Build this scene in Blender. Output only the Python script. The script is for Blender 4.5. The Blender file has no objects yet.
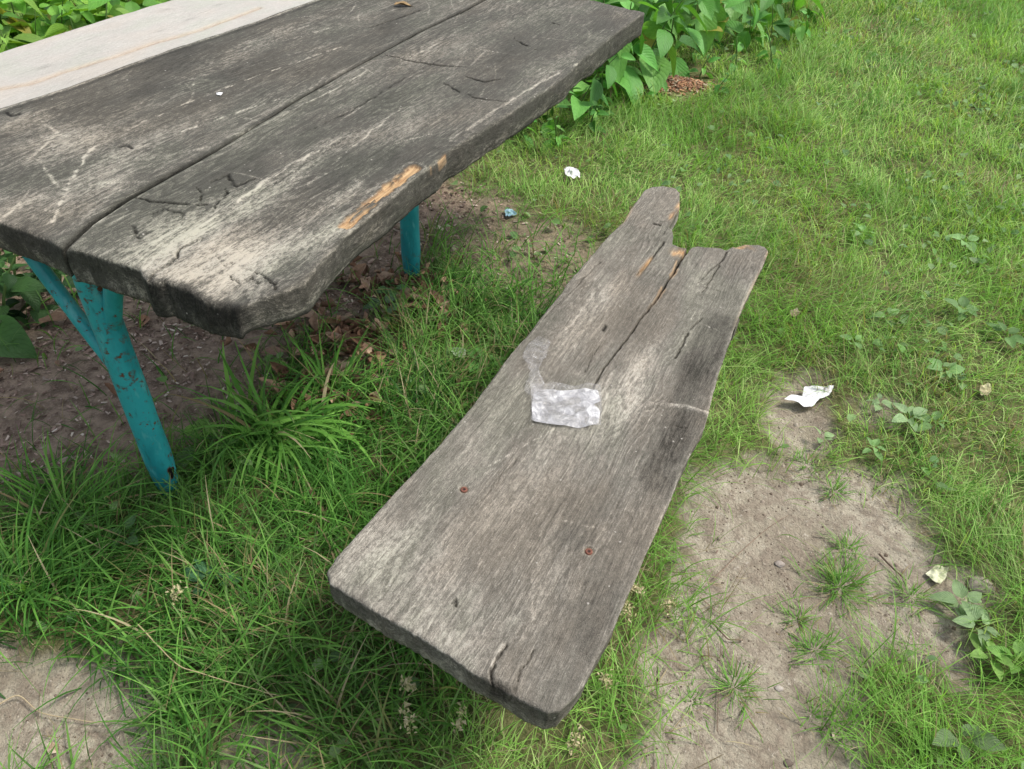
import bpy, math, random
import numpy as np
from mathutils import Vector, Matrix

random.seed(7)
SC = bpy.context.scene
COL = SC.collection
RNG = np.random.default_rng(11)

# ------------------------------------------------------------------ camera
F, PITCH, ROLL, H = 770.0, math.radians(42), math.radians(4), 1.55
CR, SR, CP, SP = math.cos(ROLL), math.sin(ROLL), math.cos(PITCH), math.sin(PITCH)
right0 = Vector((1, 0, 0)); up0 = Vector((0, SP, CP)); fwd = Vector((0, CP, -SP))
rgt = right0 * CR + up0 * SR
upv = right0 * -SR + up0 * CR
cam_d = bpy.data.cameras.new('camera'); cam = bpy.data.objects.new('camera', cam_d); COL.objects.link(cam)
cam_d.sensor_width = 36; cam_d.lens = F / 1024 * 36; cam_d.clip_start = 0.02; cam_d.clip_end = 500
M = Matrix.Identity(4)
for i in range(3):
    M[i][0] = rgt[i]; M[i][1] = upv[i]; M[i][2] = -fwd[i]
M[0][3], M[1][3], M[2][3] = 0, 0, H
cam.matrix_world = M
SC.camera = cam


def at(x, y, z=0.0):
    """ground-plan position measured off the photograph at height z"""
    dx = (x - 512) / F; dy = -(y - 384.5) / F
    dx, dy = dx * CR - dy * SR, dx * SR + dy * CR
    X = dx; Y = dy * SP + CP; Z = dy * CP - SP
    t = (z - H) / Z
    return (X * t, Y * t)


ANG = math.radians(66)
UX, UY = math.cos(ANG), math.sin(ANG)


def un(x, y, z):
    a, b = at(x, y, z)
    return (a * UX + b * UY, a * UY - b * UX)      # u along the planks, n across (to the right)


def wxy(u, n):
    return (u * UX + n * UY, u * UY - n * UX)

# ------------------------------------------------------------------ noise


def vn(x, y, seed=0):
    R = np.random.default_rng(1000 + seed).random((256, 256)).astype(np.float32)
    x = np.asarray(x, dtype=np.float64); y = np.asarray(y, dtype=np.float64)
    xi = np.floor(x).astype(np.int64); yi = np.floor(y).astype(np.int64)
    fx = x - xi; fy = y - yi
    fx = fx * fx * (3 - 2 * fx); fy = fy * fy * (3 - 2 * fy)
    x0 = xi & 255; x1 = (xi + 1) & 255; y0 = yi & 255; y1 = (yi + 1) & 255
    return (R[x0, y0] * (1 - fx) + R[x1, y0] * fx) * (1 - fy) + (R[x0, y1] * (1 - fx) + R[x1, y1] * fx) * fy


def fbm(x, y, seed=0, o=4):
    s = 0; a = 1; t = 0
    for i in range(o):
        s = s + a * vn(x * 2 ** i + 17.3 * i, y * 2 ** i + 9.1 * i, seed + i * 31); t += a; a *= .5
    return s / t


def sst(a, b, x):
    t = np.clip((x - a) / (b - a), 0, 1)
    return t * t * (3 - 2 * t)

# ------------------------------------------------------------------ object helpers


def tag(o, label=None, cat=None, group=None, kind=None):
    if label: o['label'] = label
    if cat: o['category'] = cat
    if group: o['group'] = group
    if kind: o['kind'] = kind
    return o


def empty(name, loc, rz=0):
    o = bpy.data.objects.new(name, None); COL.objects.link(o)
    o.location = loc; o.rotation_euler = (0, 0, rz); o.empty_display_size = .1
    return o


def nmesh(name, verts, faces, mat=None, parent=None, smooth=True, cols=None, uv=None):
    """verts (N,3); faces: (M,4) or (M,3) array, or list of arrays"""
    me = bpy.data.meshes.new(name)
    verts = np.asarray(verts, dtype=np.float32)
    if not isinstance(faces, list): faces = [faces]
    faces = [np.asarray(f, dtype=np.int32) for f in faces if len(f)]
    me.vertices.add(len(verts)); me.vertices.foreach_set('co', verts.ravel())
    li = np.concatenate([f.ravel() for f in faces])
    tot = np.concatenate([np.full(len(f), f.shape[1], dtype=np.int32) for f in faces])
    st = np.concatenate([[0], np.cumsum(tot)[:-1]]).astype(np.int32)
    me.loops.add(len(li)); me.loops.foreach_set('vertex_index', li)
    me.polygons.add(len(tot)); me.polygons.foreach_set('loop_start', st)
    me.polygons.foreach_set('loop_total', tot)
    me.polygons.foreach_set('use_smooth', np.full(len(tot), smooth, dtype=bool))
    me.update(calc_edges=True)
    if cols is not None:
        c = np.ones((len(verts), 4), dtype=np.float32); c[:, :3] = cols
        a = me.color_attributes.new('tint', 'FLOAT_COLOR', 'POINT'); a.data.foreach_set('color', c.ravel())
    if uv is not None:
        l = me.uv_layers.new(name='UVMap'); l.data.foreach_set('uv', np.asarray(uv, dtype=np.float32)[li].ravel())
    if mat: me.materials.append(mat)
    o = bpy.data.objects.new(name, me); COL.objects.link(o)
    if parent: o.parent = parent
    return o


def instances(tv, tf, R, T, S=None):
    """copies of one template: R (M,3,3), T (M,3)"""
    tv = np.asarray(tv, dtype=np.float32); n = len(tv); m = len(T)
    V = np.einsum('mij,nj->mni', R, tv)
    if S is not None: V = V * S[:, None, None]
    V = V + T[:, None, :]
    Fc = [(np.asarray(f)[None, :, :] + (np.arange(m) * n)[:, None, None]).reshape(-1, np.asarray(f).shape[1]) for f in (tf if isinstance(tf, list) else [tf])]
    return V.reshape(-1, 3), Fc


def rots(az, tilt, spin):
    """Rz(az) Ry(tilt) Rz(spin)"""
    def rz(a):
        c, s = np.cos(a), np.sin(a); o = np.zeros_like(a); i = np.ones_like(a)
        return np.stack([np.stack([c, -s, o], -1), np.stack([s, c, o], -1), np.stack([o, o, i], -1)], -2)
    c, s = np.cos(tilt), np.sin(tilt); o = np.zeros_like(tilt); i = np.ones_like(tilt)
    ry = np.stack([np.stack([c, o, s], -1), np.stack([o, i, o], -1), np.stack([-s, o, c], -1)], -2)
    return rz(az) @ ry @ rz(spin)

# ------------------------------------------------------------------ materials


class NT:
    def __init__(s, name):
        s.m = bpy.data.materials.new(name); s.m.use_nodes = True; s.t = s.m.node_tree; s.t.nodes.clear()
        s.out = s.n('ShaderNodeOutputMaterial')

    def n(s, k, **kw):
        nd = s.t.nodes.new(k)
        for a, b in kw.items(): setattr(nd, a, b)
        return nd

    def l(s, a, b): s.t.links.new(a, b)

    def val(s, sock, v):
        if hasattr(v, 'is_output') or isinstance(v, bpy.types.NodeSocket): s.l(v, sock)
        else: sock.default_value = v

    def noise(s, vec, scale, detail=4, rough=.55, dist=0, col=False):
        nd = s.n('ShaderNodeTexNoise'); s.l(vec, nd.inputs['Vector'])
        nd.inputs['Scale'].default_value = scale; nd.inputs['Detail'].default_value = detail
        nd.inputs['Roughness'].default_value = rough; nd.inputs['Distortion'].default_value = dist
        return nd.outputs['Color' if col else 'Fac']

    def map(s, vec, scale=(1, 1, 1), loc=(0, 0, 0)):
        nd = s.n('ShaderNodeMapping'); s.l(vec, nd.inputs['Vector']); nd.inputs['Scale'].default_value = scale
        nd.inputs['Location'].default_value = loc
        return nd.outputs[0]

    def math(s, op, a, b=0, c=None, clamp=False):
        nd = s.n('ShaderNodeMath', operation=op); nd.use_clamp = clamp
        s.val(nd.inputs[0], a); s.val(nd.inputs[1], b)
        if c is not None: s.val(nd.inputs[2], c)
        return nd.outputs[0]

    def rng(s, v, a, b, c=0, d=1):
        nd = s.n('ShaderNodeMapRange'); nd.interpolation_type = 'SMOOTHSTEP'
        s.l(v, nd.inputs[0])
        for i, x in enumerate((a, b, c, d)): nd.inputs[i + 1].default_value = x
        return nd.outputs[0]

    def mix(s, f, a, b, mode='MIX'):
        nd = s.n('ShaderNodeMix', data_type='RGBA', blend_type=mode)
        s.val(nd.inputs[0], f)
        for i, v in ((6, a), (7, b)):
            if isinstance(v, tuple): nd.inputs[i].default_value = v + (1,) if len(v) == 3 else v
            else: s.l(v, nd.inputs[i])
        return nd.outputs[2]

    def attr(s, name='tint'):
        nd = s.n('ShaderNodeAttribute', attribute_name=name); return nd

    def bump(s, h, dist=.002, st=1, nrm=None):
        nd = s.n('ShaderNodeBump'); s.l(h, nd.inputs['Height']); nd.inputs['Distance'].default_value = dist
        nd.inputs['Strength'].default_value = st
        if nrm: s.l(nrm, nd.inputs['Normal'])
        return nd.outputs[0]

    def pr(s, col, rough=.8, nrm=None, spec=.3, metal=0):
        b = s.n('ShaderNodeBsdfPrincipled')
        if isinstance(col, tuple): b.inputs['Base Color'].default_value = col + (1,)
        else: s.l(col, b.inputs['Base Color'])
        s.val(b.inputs['Roughness'], rough)
        b.inputs['Specular IOR Level'].default_value = spec; b.inputs['Metallic'].default_value = metal
        if nrm: s.l(nrm, b.inputs['Normal'])
        return b.outputs[0]

    def done(s, sh):
        s.l(sh, s.out.inputs[0]); return s.m


def wood_mat(name, dark, mid, light, bias=0.0, contrast=1.0, seed=0.0, warm=0.15):
    """grey weathered plank; tint R = bleached, G = fresh broken wood, B = dark damp / crack"""
    t = NT(name)
    oc = t.n('ShaderNodeTexCoord').outputs['Object']
    oc = t.map(oc, (1, 1, 1), (seed, seed * .7, 0))
    # slow wander of the grain across the board
    w = t.noise(t.map(oc, (2.2, 7, 7)), 1.0, 2, .5)
    w2 = t.noise(t.map(oc, (.9, 3.2, 2)), 1.0, 1, .5)
    sep = t.n('ShaderNodeSeparateXYZ'); t.l(oc, sep.inputs[0])
    yy = t.math('ADD', sep.outputs[1], t.math('ADD', t.math('MULTIPLY', w, .022), t.math('MULTIPLY', w2, .075)))
    cmb = t.n('ShaderNodeCombineXYZ'); t.l(sep.outputs[0], cmb.inputs[0]); t.l(yy, cmb.inputs[1]); t.l(sep.outputs[2], cmb.inputs[2])
    g = cmb.outputs[0]
    fine = t.noise(t.map(g, (9, 420, 420)), 1.0, 3, .6)
    ring = t.noise(t.map(g, (1.4, 120, 60)), 1.0, 3, .55)
    fib = t.noise(t.map(g, (30, 700, 700)), 1.0, 2, .7)
    blot = t.noise(t.map(oc, (5, 11, 11)), 1.0, 6, .62, .4)
    blot2 = t.noise(t.map(oc, (34, 62, 62)), 1.0, 5, .7, .3)
    speck = t.noise(oc, 380, 3, .7)
    scr = t.noise(t.map(g, (3.5, 75, 75), (3, 1, 0)), 1.0, 5, .75, .2)
    a = t.attr(); sa = t.n('ShaderNodeSeparateColor'); t.l(a.outputs['Color'], sa.inputs[0])
    R, G, B = sa.outputs[0], sa.outputs[1], sa.outputs[2]
    mott = t.noise(t.map(g, (36, 260, 260), (7, 2, 0)), 1.0, 8, .82, .15)
    mott2 = t.noise(t.map(oc, (75, 140, 140), (2, 6, 0)), 1.0, 9, .80, .4)
    grit = t.noise(t.map(oc, (500, 900, 900)), 1.0, 2, .8)
    scr2 = t.noise(t.map(g, (9, 330, 200), (1, 8, 0)), 1.0, 5, .8, .1)
    wv = t.math('FRACT', t.math('ADD', t.math('MULTIPLY', sep.outputs[1], 34.0), t.math('ADD', t.math('MULTIPLY', t.noise(t.map(oc, (1.6, 8, 8), (2, 3, 1)), 1.0, 3, .5), 26.0), t.math('MULTIPLY', t.noise(t.map(oc, (12, 60, 60)), 1.0, 2), 1.2))))
    lat = t.math('MULTIPLY', t.rng(wv, .0, .9, -.5, .5), t.rng(t.noise(t.map(oc, (3, 7, 7), (9, 4, 2)), 1.0, 3), .42, .62, .05, .30))
    v = t.math('MULTIPLY', fine, .34 * contrast)
    v = t.math('ADD', v, t.math('MULTIPLY', lat, .55 * contrast))
    v = t.math('ADD', v, t.math('MULTIPLY', t.rng(mott, .45, .57, -.5, .5), .07 * contrast))
    v = t.math('ADD', v, t.math('MULTIPLY', t.math('SUBTRACT', grit, .5), .38 * contrast))
    v = t.math('ADD', v, t.math('MULTIPLY', t.rng(scr2, .60, .645), .24))
    v = t.math('SUBTRACT', v, t.math('MULTIPLY', t.rng(scr2, .38, .33), .20))
    v = t.math('ADD', v, t.math('MULTIPLY', ring, .22 * contrast))
    v = t.math('ADD', v, t.math('MULTIPLY', fib, .14 * contrast))
    v = t.math('ADD', v, t.math('MULTIPLY', blot, .50 * contrast))
    v = t.math('ADD', v, t.math('MULTIPLY', blot2, .32 * contrast))
    v = t.math('ADD', v, t.math('MULTIPLY', t.math('SUBTRACT', speck, .28), .50 * contrast))
    v = t.math('ADD', v, t.math('MULTIPLY', t.rng(mott2, .43, .60, -.5, .5), .12 * contrast))
    v = t.math('ADD', v, -.87 * contrast + .40 + bias)
    Rm = t.math('MULTIPLY', R, t.rng(t.math('ADD', mott2, t.math('MULTIPLY', R, .08)), .43, .62, .45, 1.3))
    v = t.math('ADD', v, t.math('MULTIPLY', Rm, .55))
    v = t.math('ADD', v, t.math('MULTIPLY', t.math('MULTIPLY', t.rng(scr, .56, .70), R), .30))
    v = t.math('SUBTRACT', v, t.math('MULTIPLY', B, .52))
    cr = t.n('ShaderNodeValToRGB'); t.l(v, cr.inputs[0])
    e = cr.color_ramp.elements
    e[0].position = 0.0; e[0].color = dark + (1,)
    e[1].position = 1.0; e[1].color = light + (1,)
    m = e.new(.45); m.color = mid + (1,)
    base = cr.outputs[0]
    # brownish and greenish cast in broad patches
    cast = t.noise(t.map(oc, (3, 6, 6), (5, 2, 1)), 1.0, 4, .6)
    base = t.mix(t.rng(cast, .42, .68, 0, warm * 2.2), base, t.mix(1, base, (1.18, .98, .80), 'MULTIPLY'))
    base = t.mix(t.rng(cast, .52, .35, 0, .35), base, t.mix(1, base, (.93, 1.02, .90), 'MULTIPLY'))
    # pale specks (lichen, dried droppings)
    dots = t.n('ShaderNodeTexVoronoi'); t.l(oc, dots.inputs['Vector']); dots.inputs['Scale'].default_value = 62; dots.inputs['Randomness'].default_value = 1
    dsel = t.n('ShaderNodeSeparateColor'); t.l(dots.outputs['Color'], dsel.inputs[0])
    dm = t.math('MULTIPLY', t.rng(dots.outputs['Distance'], .16, .08), t.rng(dsel.outputs[0], .93, .95))
    base = t.mix(t.math('MULTIPLY', dm, .75), base, (.50, .47, .42))
    # fresh broken wood
    fr = t.noise(t.map(g, (14, 260, 260)), 1.0, 4, .7)
    crf = t.n('ShaderNodeValToRGB'); t.l(fr, crf.inputs[0])
    ef = crf.color_ramp.elements
    ef[0].position = .32; ef[0].color = (.30, .13, .05, 1)
    ef[1].position = .62; ef[1].color = (.66, .47, .26, 1)
    base = t.mix(G, base, crf.outputs[0])
    # deep cracks black out
    base = t.mix(t.rng(B, .75, 1.3, 0, .92), base, (.018, .015, .012))
    hgt = t.math('ADD', t.math('MULTIPLY', fine, 1.0), t.math('ADD', t.math('MULTIPLY', fib, .5), t.math('ADD', t.math('MULTIPLY', ring, 1.2), t.math('MULTIPLY', speck, .5))))
    hgt = t.math('ADD', hgt, t.math('ADD', t.math('MULTIPLY', grit, .8), t.math('MULTIPLY', mott2, 1.2)))
    nrm = t.bump(hgt, .0026, .95)
    return t.done(t.pr(base, .82, nrm, .25))


def blade_mat(name, trans=.35, rough=.5):
    t = NT(name)
    a = t.attr()
    oc = t.n('ShaderNodeTexCoord').outputs['Object']
    nz = t.noise(oc, 140, 2)
    c = t.mix(t.rng(nz, .3, .7, 0, .25), a.outputs['Color'], t.mix(1, a.outputs['Color'], (.7, .72, .6), 'MULTIPLY'))
    p = t.pr(c, rough, None, .14)
    tr = t.n('ShaderNodeBsdfTranslucent'); c2 = t.mix(1, c, (1.3, 1.25, .55), 'MULTIPLY'); t.l(c2, tr.inputs[0])
    mx = t.n('ShaderNodeMixShader'); mx.inputs[0].default_value = trans; t.l(p, mx.inputs[1]); t.l(tr.outputs[0], mx.inputs[2])
    return t.done(mx.outputs[0])


def leaf_mat(name, trans=.3):
    """uv.x across (-1..1 -> 0..1), uv.y along"""
    t = NT(name)
    a = t.attr()
    uv = t.n('ShaderNodeTexCoord').outputs['UV']
    s = t.n('ShaderNodeSeparateXYZ'); t.l(uv, s.inputs[0])
    ax = t.math('ABSOLUTE', t.math('SUBTRACT', s.outputs[0], .5))
    mid = t.rng(ax, .035, .012)
    d = t.math('SUBTRACT', t.math('MULTIPLY', s.outputs[1], 9.0), t.math('MULTIPLY', ax, 7.0))
    fr = t.math('ABSOLUTE', t.math('SUBTRACT', t.math('FRACT', d), .5))
    vein = t.rng(fr, .09, .03)
    v = t.math('MAXIMUM', mid, t.math('MULTIPLY', vein, .7))
    oc = t.n('ShaderNodeTexCoord').outputs['Object']
    nz = t.noise(oc, 60, 4, .65)
    c = t.mix(t.rng(nz, .35, .7, 0, .5), a.outputs['Color'], t.mix(1, a.outputs['Color'], (.62, .70, .6), 'MULTIPLY'))
    c = t.mix(t.math('MULTIPLY', v, .15), c, t.mix(1, c, (1.75, 1.55, 1.7), 'MULTIPLY'))
    hgt = t.math('SUBTRACT', t.math('MULTIPLY', fr, 1.0), v)
    nrm = t.bump(t.math('ADD', hgt, t.math('MULTIPLY', nz, 1.5)), .0025, .6)
    p = t.pr(c, .48, nrm, .35)
    tr = t.n('ShaderNodeBsdfTranslucent'); t.l(t.mix(1, c, (1.3, 1.3, .5), 'MULTIPLY'), tr.inputs[0])
    mx = t.n('ShaderNodeMixShader'); mx.inputs[0].default_value = trans; t.l(p, mx.inputs[1]); t.l(tr.outputs[0], mx.inputs[2])
    return t.done(mx.outputs[0])


def matte_attr(name, rough=.85, bumps=.001, sc=120):
    t = NT(name); a = t.attr()
    oc = t.n('ShaderNodeTexCoord').outputs['Object']
    nz = t.noise(oc, sc, 4, .65)
    c = t.mix(t.rng(nz, .3, .7, 0, .6), a.outputs['Color'], t.mix(1, a.outputs['Color'], (.55, .52, .5), 'MULTIPLY'))
    return t.done(t.pr(c, rough, t.bump(nz, bumps, 1), .2))


def ground_mat():
    """tint R = pale trodden earth, G = dark litter earth, B = thatch between grass"""
    t = NT('soil')
    oc = t.n('ShaderNodeTexCoord').outputs['Object']
    a = t.attr(); s = t.n('ShaderNodeSeparateColor'); t.l(a.outputs['Color'], s.inputs[0])
    n1 = t.noise(oc, 3.2, 6, .6); n2 = t.noise(oc, 22, 6, .65); n3 = t.noise(oc, 170, 4, .7); n4 = t.noise(oc, 60, 5, .7, .5)
    pale = t.mix(t.rng(n1, .35, .68), (.300, .262, .200), (.455, .412, .328))
    pale = t.mix(t.rng(n2, .42, .62, 0, .75), pale, (.235, .192, .15))
    n5 = t.noise(oc, 8.5, 7, .7, .8)
    pale = t.mix(t.rng(n5, .52, .64, 0, .7), pale, (.22, .18, .14))
    pale = t.mix(t.rng(n4, .58, .72, 0, .8), pale, (.53, .48, .41))
    pale = t.mix(t.rng(n3, .30, .48, .6, 0), pale, (.11, .082, .06))
    pale = t.mix(t.rng(n4, .40, .30, 0, .55), pale, (.13, .10, .075))
    dk = t.mix(t.rng(n2, .35, .65), (.165, .122, .090), (.37, .285, .21))
    dk = t.mix(t.rng(n3, .52, .70, 0, .8), dk, (.40, .315, .26))
    th = t.mix(t.rng(n2, .35, .65), (.075, .095, .032), (.165, .160, .070))
    th = t.mix(t.rng(n3, .50, .72, 0, .7), th, (.23, .22, .11))
    c = t.mix(s.outputs[0], th, pale); c = t.mix(s.outputs[1], c, dk)
    # spread of the thatch into the earth at its rim
    hg = t.math('ADD', t.math('MULTIPLY', n2, 1.6), t.math('ADD', t.math('MULTIPLY', n3, .45), t.math('MULTIPLY', n4, 1.0)))
    # earth cracks
    vo = t.n('ShaderNodeTexVoronoi', feature='DISTANCE_TO_EDGE'); vo.inputs['Scale'].default_value = 13
    ad = t.n('ShaderNodeVectorMath', operation='ADD'); t.l(oc, ad.inputs[0])
    sc = t.n('ShaderNodeVectorMath', operation='SCALE'); t.l(t.noise(oc, 18, 4, .6, 0, True), sc.inputs[0]); sc.inputs['Scale'].default_value = .14; t.l(sc.outputs[0], ad.inputs[1])
    t.l(ad.outputs[0], vo.inputs['Vector'])
    ck = t.math('MULTIPLY', t.rng(vo.outputs['Distance'], .016, .004), t.rng(n1, .50, .60))
    c = t.mix(t.math('MULTIPLY', t.math('MULTIPLY', ck, s.outputs[0]), .55), c, (.09, .068, .05))
    nrm = t.bump(hg, .012, .9)
    return t.done(t.pr(c, .95, nrm, .12))


def paint_mat():
    t = NT('teal_paint')
    oc = t.n('ShaderNodeTexCoord').outputs['Object']
    n1 = t.noise(t.map(oc, (9, 9, 4)), 1, 5, .65); n2 = t.noise(oc, 55, 5, .7); n3 = t.noise(t.map(oc, (40, 40, 12)), 1, 4, .6)
    c = t.mix(t.rng(n1, .35, .65), (.010, .200, .225), (.028, .330, .350))
    c = t.mix(t.rng(n3, .56, .68, 0, .55), c, (.12, .42, .42))
    c = t.mix(t.rng(n3, .42, .30, 0, .5), c, (.014, .10, .10))
    rust = t.math('MULTIPLY', t.rng(n2, .60, .63), t.rng(n1, .46, .54))
    a = t.attr(); s = t.n('ShaderNodeSeparateColor'); t.l(a.outputs['Color'], s.inputs[0])
    rm = t.math('ADD', rust, t.math('MULTIPLY', s.outputs[0], t.rng(n2, .52, .60)), clamp=True)
    c = t.mix(rm, c, t.mix(t.rng(n2, .5, .75), (.055, .022, .012), (.16, .06, .025)))
    c = t.mix(s.outputs[1], c, (.006, .004, .003))
    nrm = t.bump(t.math('SUBTRACT', n2, rm), .0012, .8)
    return t.done(t.pr(c, .42, nrm, .45))


def film_mat():
    t = NT('clear_film')
    oc = t.n('ShaderNodeTexCoord').outputs['Object']
    n = t.noise(oc, 90, 4, .7, .6)
    nrm = t.bump(n, .006, 1)
    gl = t.n('ShaderNodeBsdfPrincipled'); gl.inputs['Base Color'].default_value = (.62, .61, .62, 1); gl.inputs['Roughness'].default_value = .22
    gl.inputs['Specular IOR Level'].default_value = .9
    t.l(nrm, gl.inputs['Normal'])
    tp = t.n('ShaderNodeBsdfTransparent')
    fr = t.n('ShaderNodeLayerWeight'); fr.inputs['Blend'].default_value = .42; t.l(nrm, fr.inputs['Normal'])
    f = t.math('ADD', t.math('MULTIPLY', fr.outputs['Facing'], .38), .05, clamp=True)
    f = t.math('ADD', f, t.rng(n, .60, .68, 0, .5), clamp=True)
    mx = t.n('ShaderNodeMixShader'); t.l(f, mx.inputs[0]); t.l(tp.outputs[0], mx.inputs[1]); t.l(gl.outputs[0], mx.inputs[2])
    return t.done(mx.outputs[0])


def crinkle_mat():
    t = NT('crinkled_clear_plastic')
    oc = t.n('ShaderNodeTexCoord').outputs['Object']
    n = t.noise(oc, 34, 3, .5, 1.2); n2 = t.noise(t.map(oc, (1, 1, 1), (3, 1, 0)), 28, 3, .5, .4)
    p = t.pr(t.mix(t.rng(n, .42, .60), (.42, .42, .44), (.66, .66, .68)), .28, t.bump(n, .010, 1), .8)
    tp = t.n('ShaderNodeBsdfTransparent')
    f = t.math('ADD', t.rng(n2, .40, .60, .35, .82), t.rng(n, .60, .66, 0, .3), clamp=True)
    mx = t.n('ShaderNodeMixShader'); t.l(f, mx.inputs[0]); t.l(tp.outputs[0], mx.inputs[1]); t.l(p, mx.inputs[2])
    return t.done(mx.outputs[0])


def paper_mat(name, col=(.80, .80, .80), dark=(.55, .55, .57)):
    t = NT(name)
    oc = t.n('ShaderNodeTexCoord').outputs['Object']
    n = t.noise(oc, 45, 4, .6, .5)
    c = t.mix(t.rng(n, .40, .62), dark, col)
    return t.done(t.pr(c, .7, t.bump(n, .003, .6), .3))


MW_BENCH = wood_mat('weathered_bench_wood', (.040, .036, .029), (.182, .168, .142), (.54, .50, .43), bias=.06, warm=.10, seed=0)
MW_TABLE = wood_mat('dark_weathered_wood', (.020, .019, .016), (.100, .095, .080), (.50, .465, .39), bias=.035, contrast=.92, seed=4.7, warm=.09)
MW_PALE = wood_mat('pale_new_wood', (.18, .165, .15), (.42, .40, .37), (.62, .60, .56), bias=.14, contrast=.62, seed=9.1, warm=.08)
M_BLADE = blade_mat('grass_blade'); M_STRAW = blade_mat('dry_straw', .12, .7)
M_LEAF = leaf_mat('broad_leaf'); M_LITTER = matte_attr('leaf_litter')
M_SOIL = ground_mat(); M_PAINT = paint_mat(); M_FILM = film_mat()
M_PAPER = paper_mat('white_paper'); M_INSERT = crinkle_mat()
M_RUST = matte_attr('rusty_metal', .75, .0008, 300)

# ------------------------------------------------------------------ ground zones
DIRT = [
    [(692, 485), (738, 458), (800, 466), (850, 470), (912, 488), (935, 545), (985, 585), (1000, 640), (950, 680), (895, 655), (868, 700), (885, 775), (700, 850), (640, 800), (600, 790), (640, 700), (655, 640), (672, 590), (694, 530)],
    [(762, 385), (822, 366), (842, 440), (800, 470), (772, 452)],
    [(862, 402), (905, 402), (915, 436), (868, 432)],
    [(890, 560), (975, 560), (1010, 600), (985, 640), (930, 640)],
    [(-80, 640), (60, 652), (120, 640), (175, 690), (165, 800), (-80, 800)],
    [(235, 728), (315, 735), (330, 800), (215, 800)],
]
DARKZ = [
    [(-250, 330), (-250, 520), (0, 505), (60, 475), (120, 480), (175, 482), (215, 440), (245, 400), (270, 365), (330, 335), (400, 318), (432, 290), (438, 235), (470, 195), (420, 130), (300, 100), (0, 150), (-300, 200)],
    [(318, 330), (372, 315), (400, 345), (372, 400), (330, 420), (300, 385)],
]
BROWN2 = [[(430, 208), (478, 190), (510, 198), (550, 224), (610, 236), (605, 280), (568, 315), (525, 308), (480, 294), (440, 275)]]
RUSTY = [[(620, 72), (705, 62), (722, 82), (690, 98), (630, 96)]]


def poly_in(P, x, y):
    P = np.array([at(*p) for p in P]); ins = np.zeros(x.shape, bool); j = len(P) - 1
    for i in range(len(P)):
        xi, yi = P[i]; xj, yj = P[j]
        c = ((yi > y) != (yj > y)) & (x < (xj - xi) * (y - yi) / (yj - yi + 1e-12) + xi)
        ins ^= c; j = i
    return ins


def zone(polys, x, y, soft=.05, wob=.10, seed=5):
    wx = (fbm(x * 7, y * 7, seed) - .5) * wob * 2; wy = (fbm(x * 7 + 50, y * 7, seed + 3) - .5) * wob * 2
    wx += (fbm(x * 26, y * 26, seed + 1, 3) - .5) * wob * 1.3; wy += (fbm(x * 26 + 50, y * 26, seed + 4, 3) - .5) * wob * 1.3
    acc = np.zeros(x.shape)
    K = 8
    for k in range(K):
        ox = soft * math.cos(k * 2.4) * math.sqrt((k + .5) / K); oy = soft * math.sin(k * 2.4) * math.sqrt((k + .5) / K)
        m = np.zeros(x.shape, bool)
        for P in polys: m |= poly_in(P, x + wx + ox, y + wy + oy)
        acc += m
    return acc / K


def height(x, y):
    h = (fbm(x * 1.1, y * 1.1, 40) - .5) * .05 + (fbm(x * 7, y * 7, 44, 3) - .5) * .016
    h = h + (fbm(x * 26, y * 26, 48, 2) - .5) * .006
    return h


def axis(lo, hi, d, far, n):
    a = np.arange(lo, hi, d)
    g = np.geomspace(d, far, n)
    return np.concatenate([lo - np.cumsum(g)[::-1], a, hi + np.cumsum(g)])


gx = axis(-3.2, 3.8, .018, 14, 34); gy = axis(.2, 5.2, .018, 14, 34)
X, Y = np.meshgrid(gx, gy, indexing='ij')
near = np.exp(-np.maximum(0, np.hypot(X, Y - 3) - 8) / 6)
Z = height(X, Y) * near
d1 = zone(DIRT, X, Y, .035, .07); d2 = zone(DARKZ, X, Y, .08, .12, 9); d3 = zone(BROWN2, X, Y, .06, .10, 12)
dirtM = np.clip(d1 + d3 * .35, 0, 1); darkM = np.clip(d2 + d3 * .55, 0, 1) * (1 - d1)
Z = Z - .012 * d1
ni, nj = X.shape
idx = np.arange(ni * nj).reshape(ni, nj)
fc = np.stack([idx[:-1, :-1], idx[1:, :-1], idx[1:, 1:], idx[:-1, 1:]], -1).reshape(-1, 4)
g = nmesh('ground', np.stack([X, Y, Z], -1).reshape(-1, 3), fc, M_SOIL, cols=np.stack([dirtM, darkM, 0 * X], -1).reshape(-1, 3))
tag(g, 'trodden pale earth and dark litter soil under the grass', 'ground', kind='structure')


def gz(x, y):
    x = np.atleast_1d(np.asarray(x, float)); y = np.atleast_1d(np.asarray(y, float))
    return height(x, y) - .012 * zone(DIRT, x, y, .035, .07)


def gz1(x, y): return float(gz(x, y)[0])

# ------------------------------------------------------------------ grass blades


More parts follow.
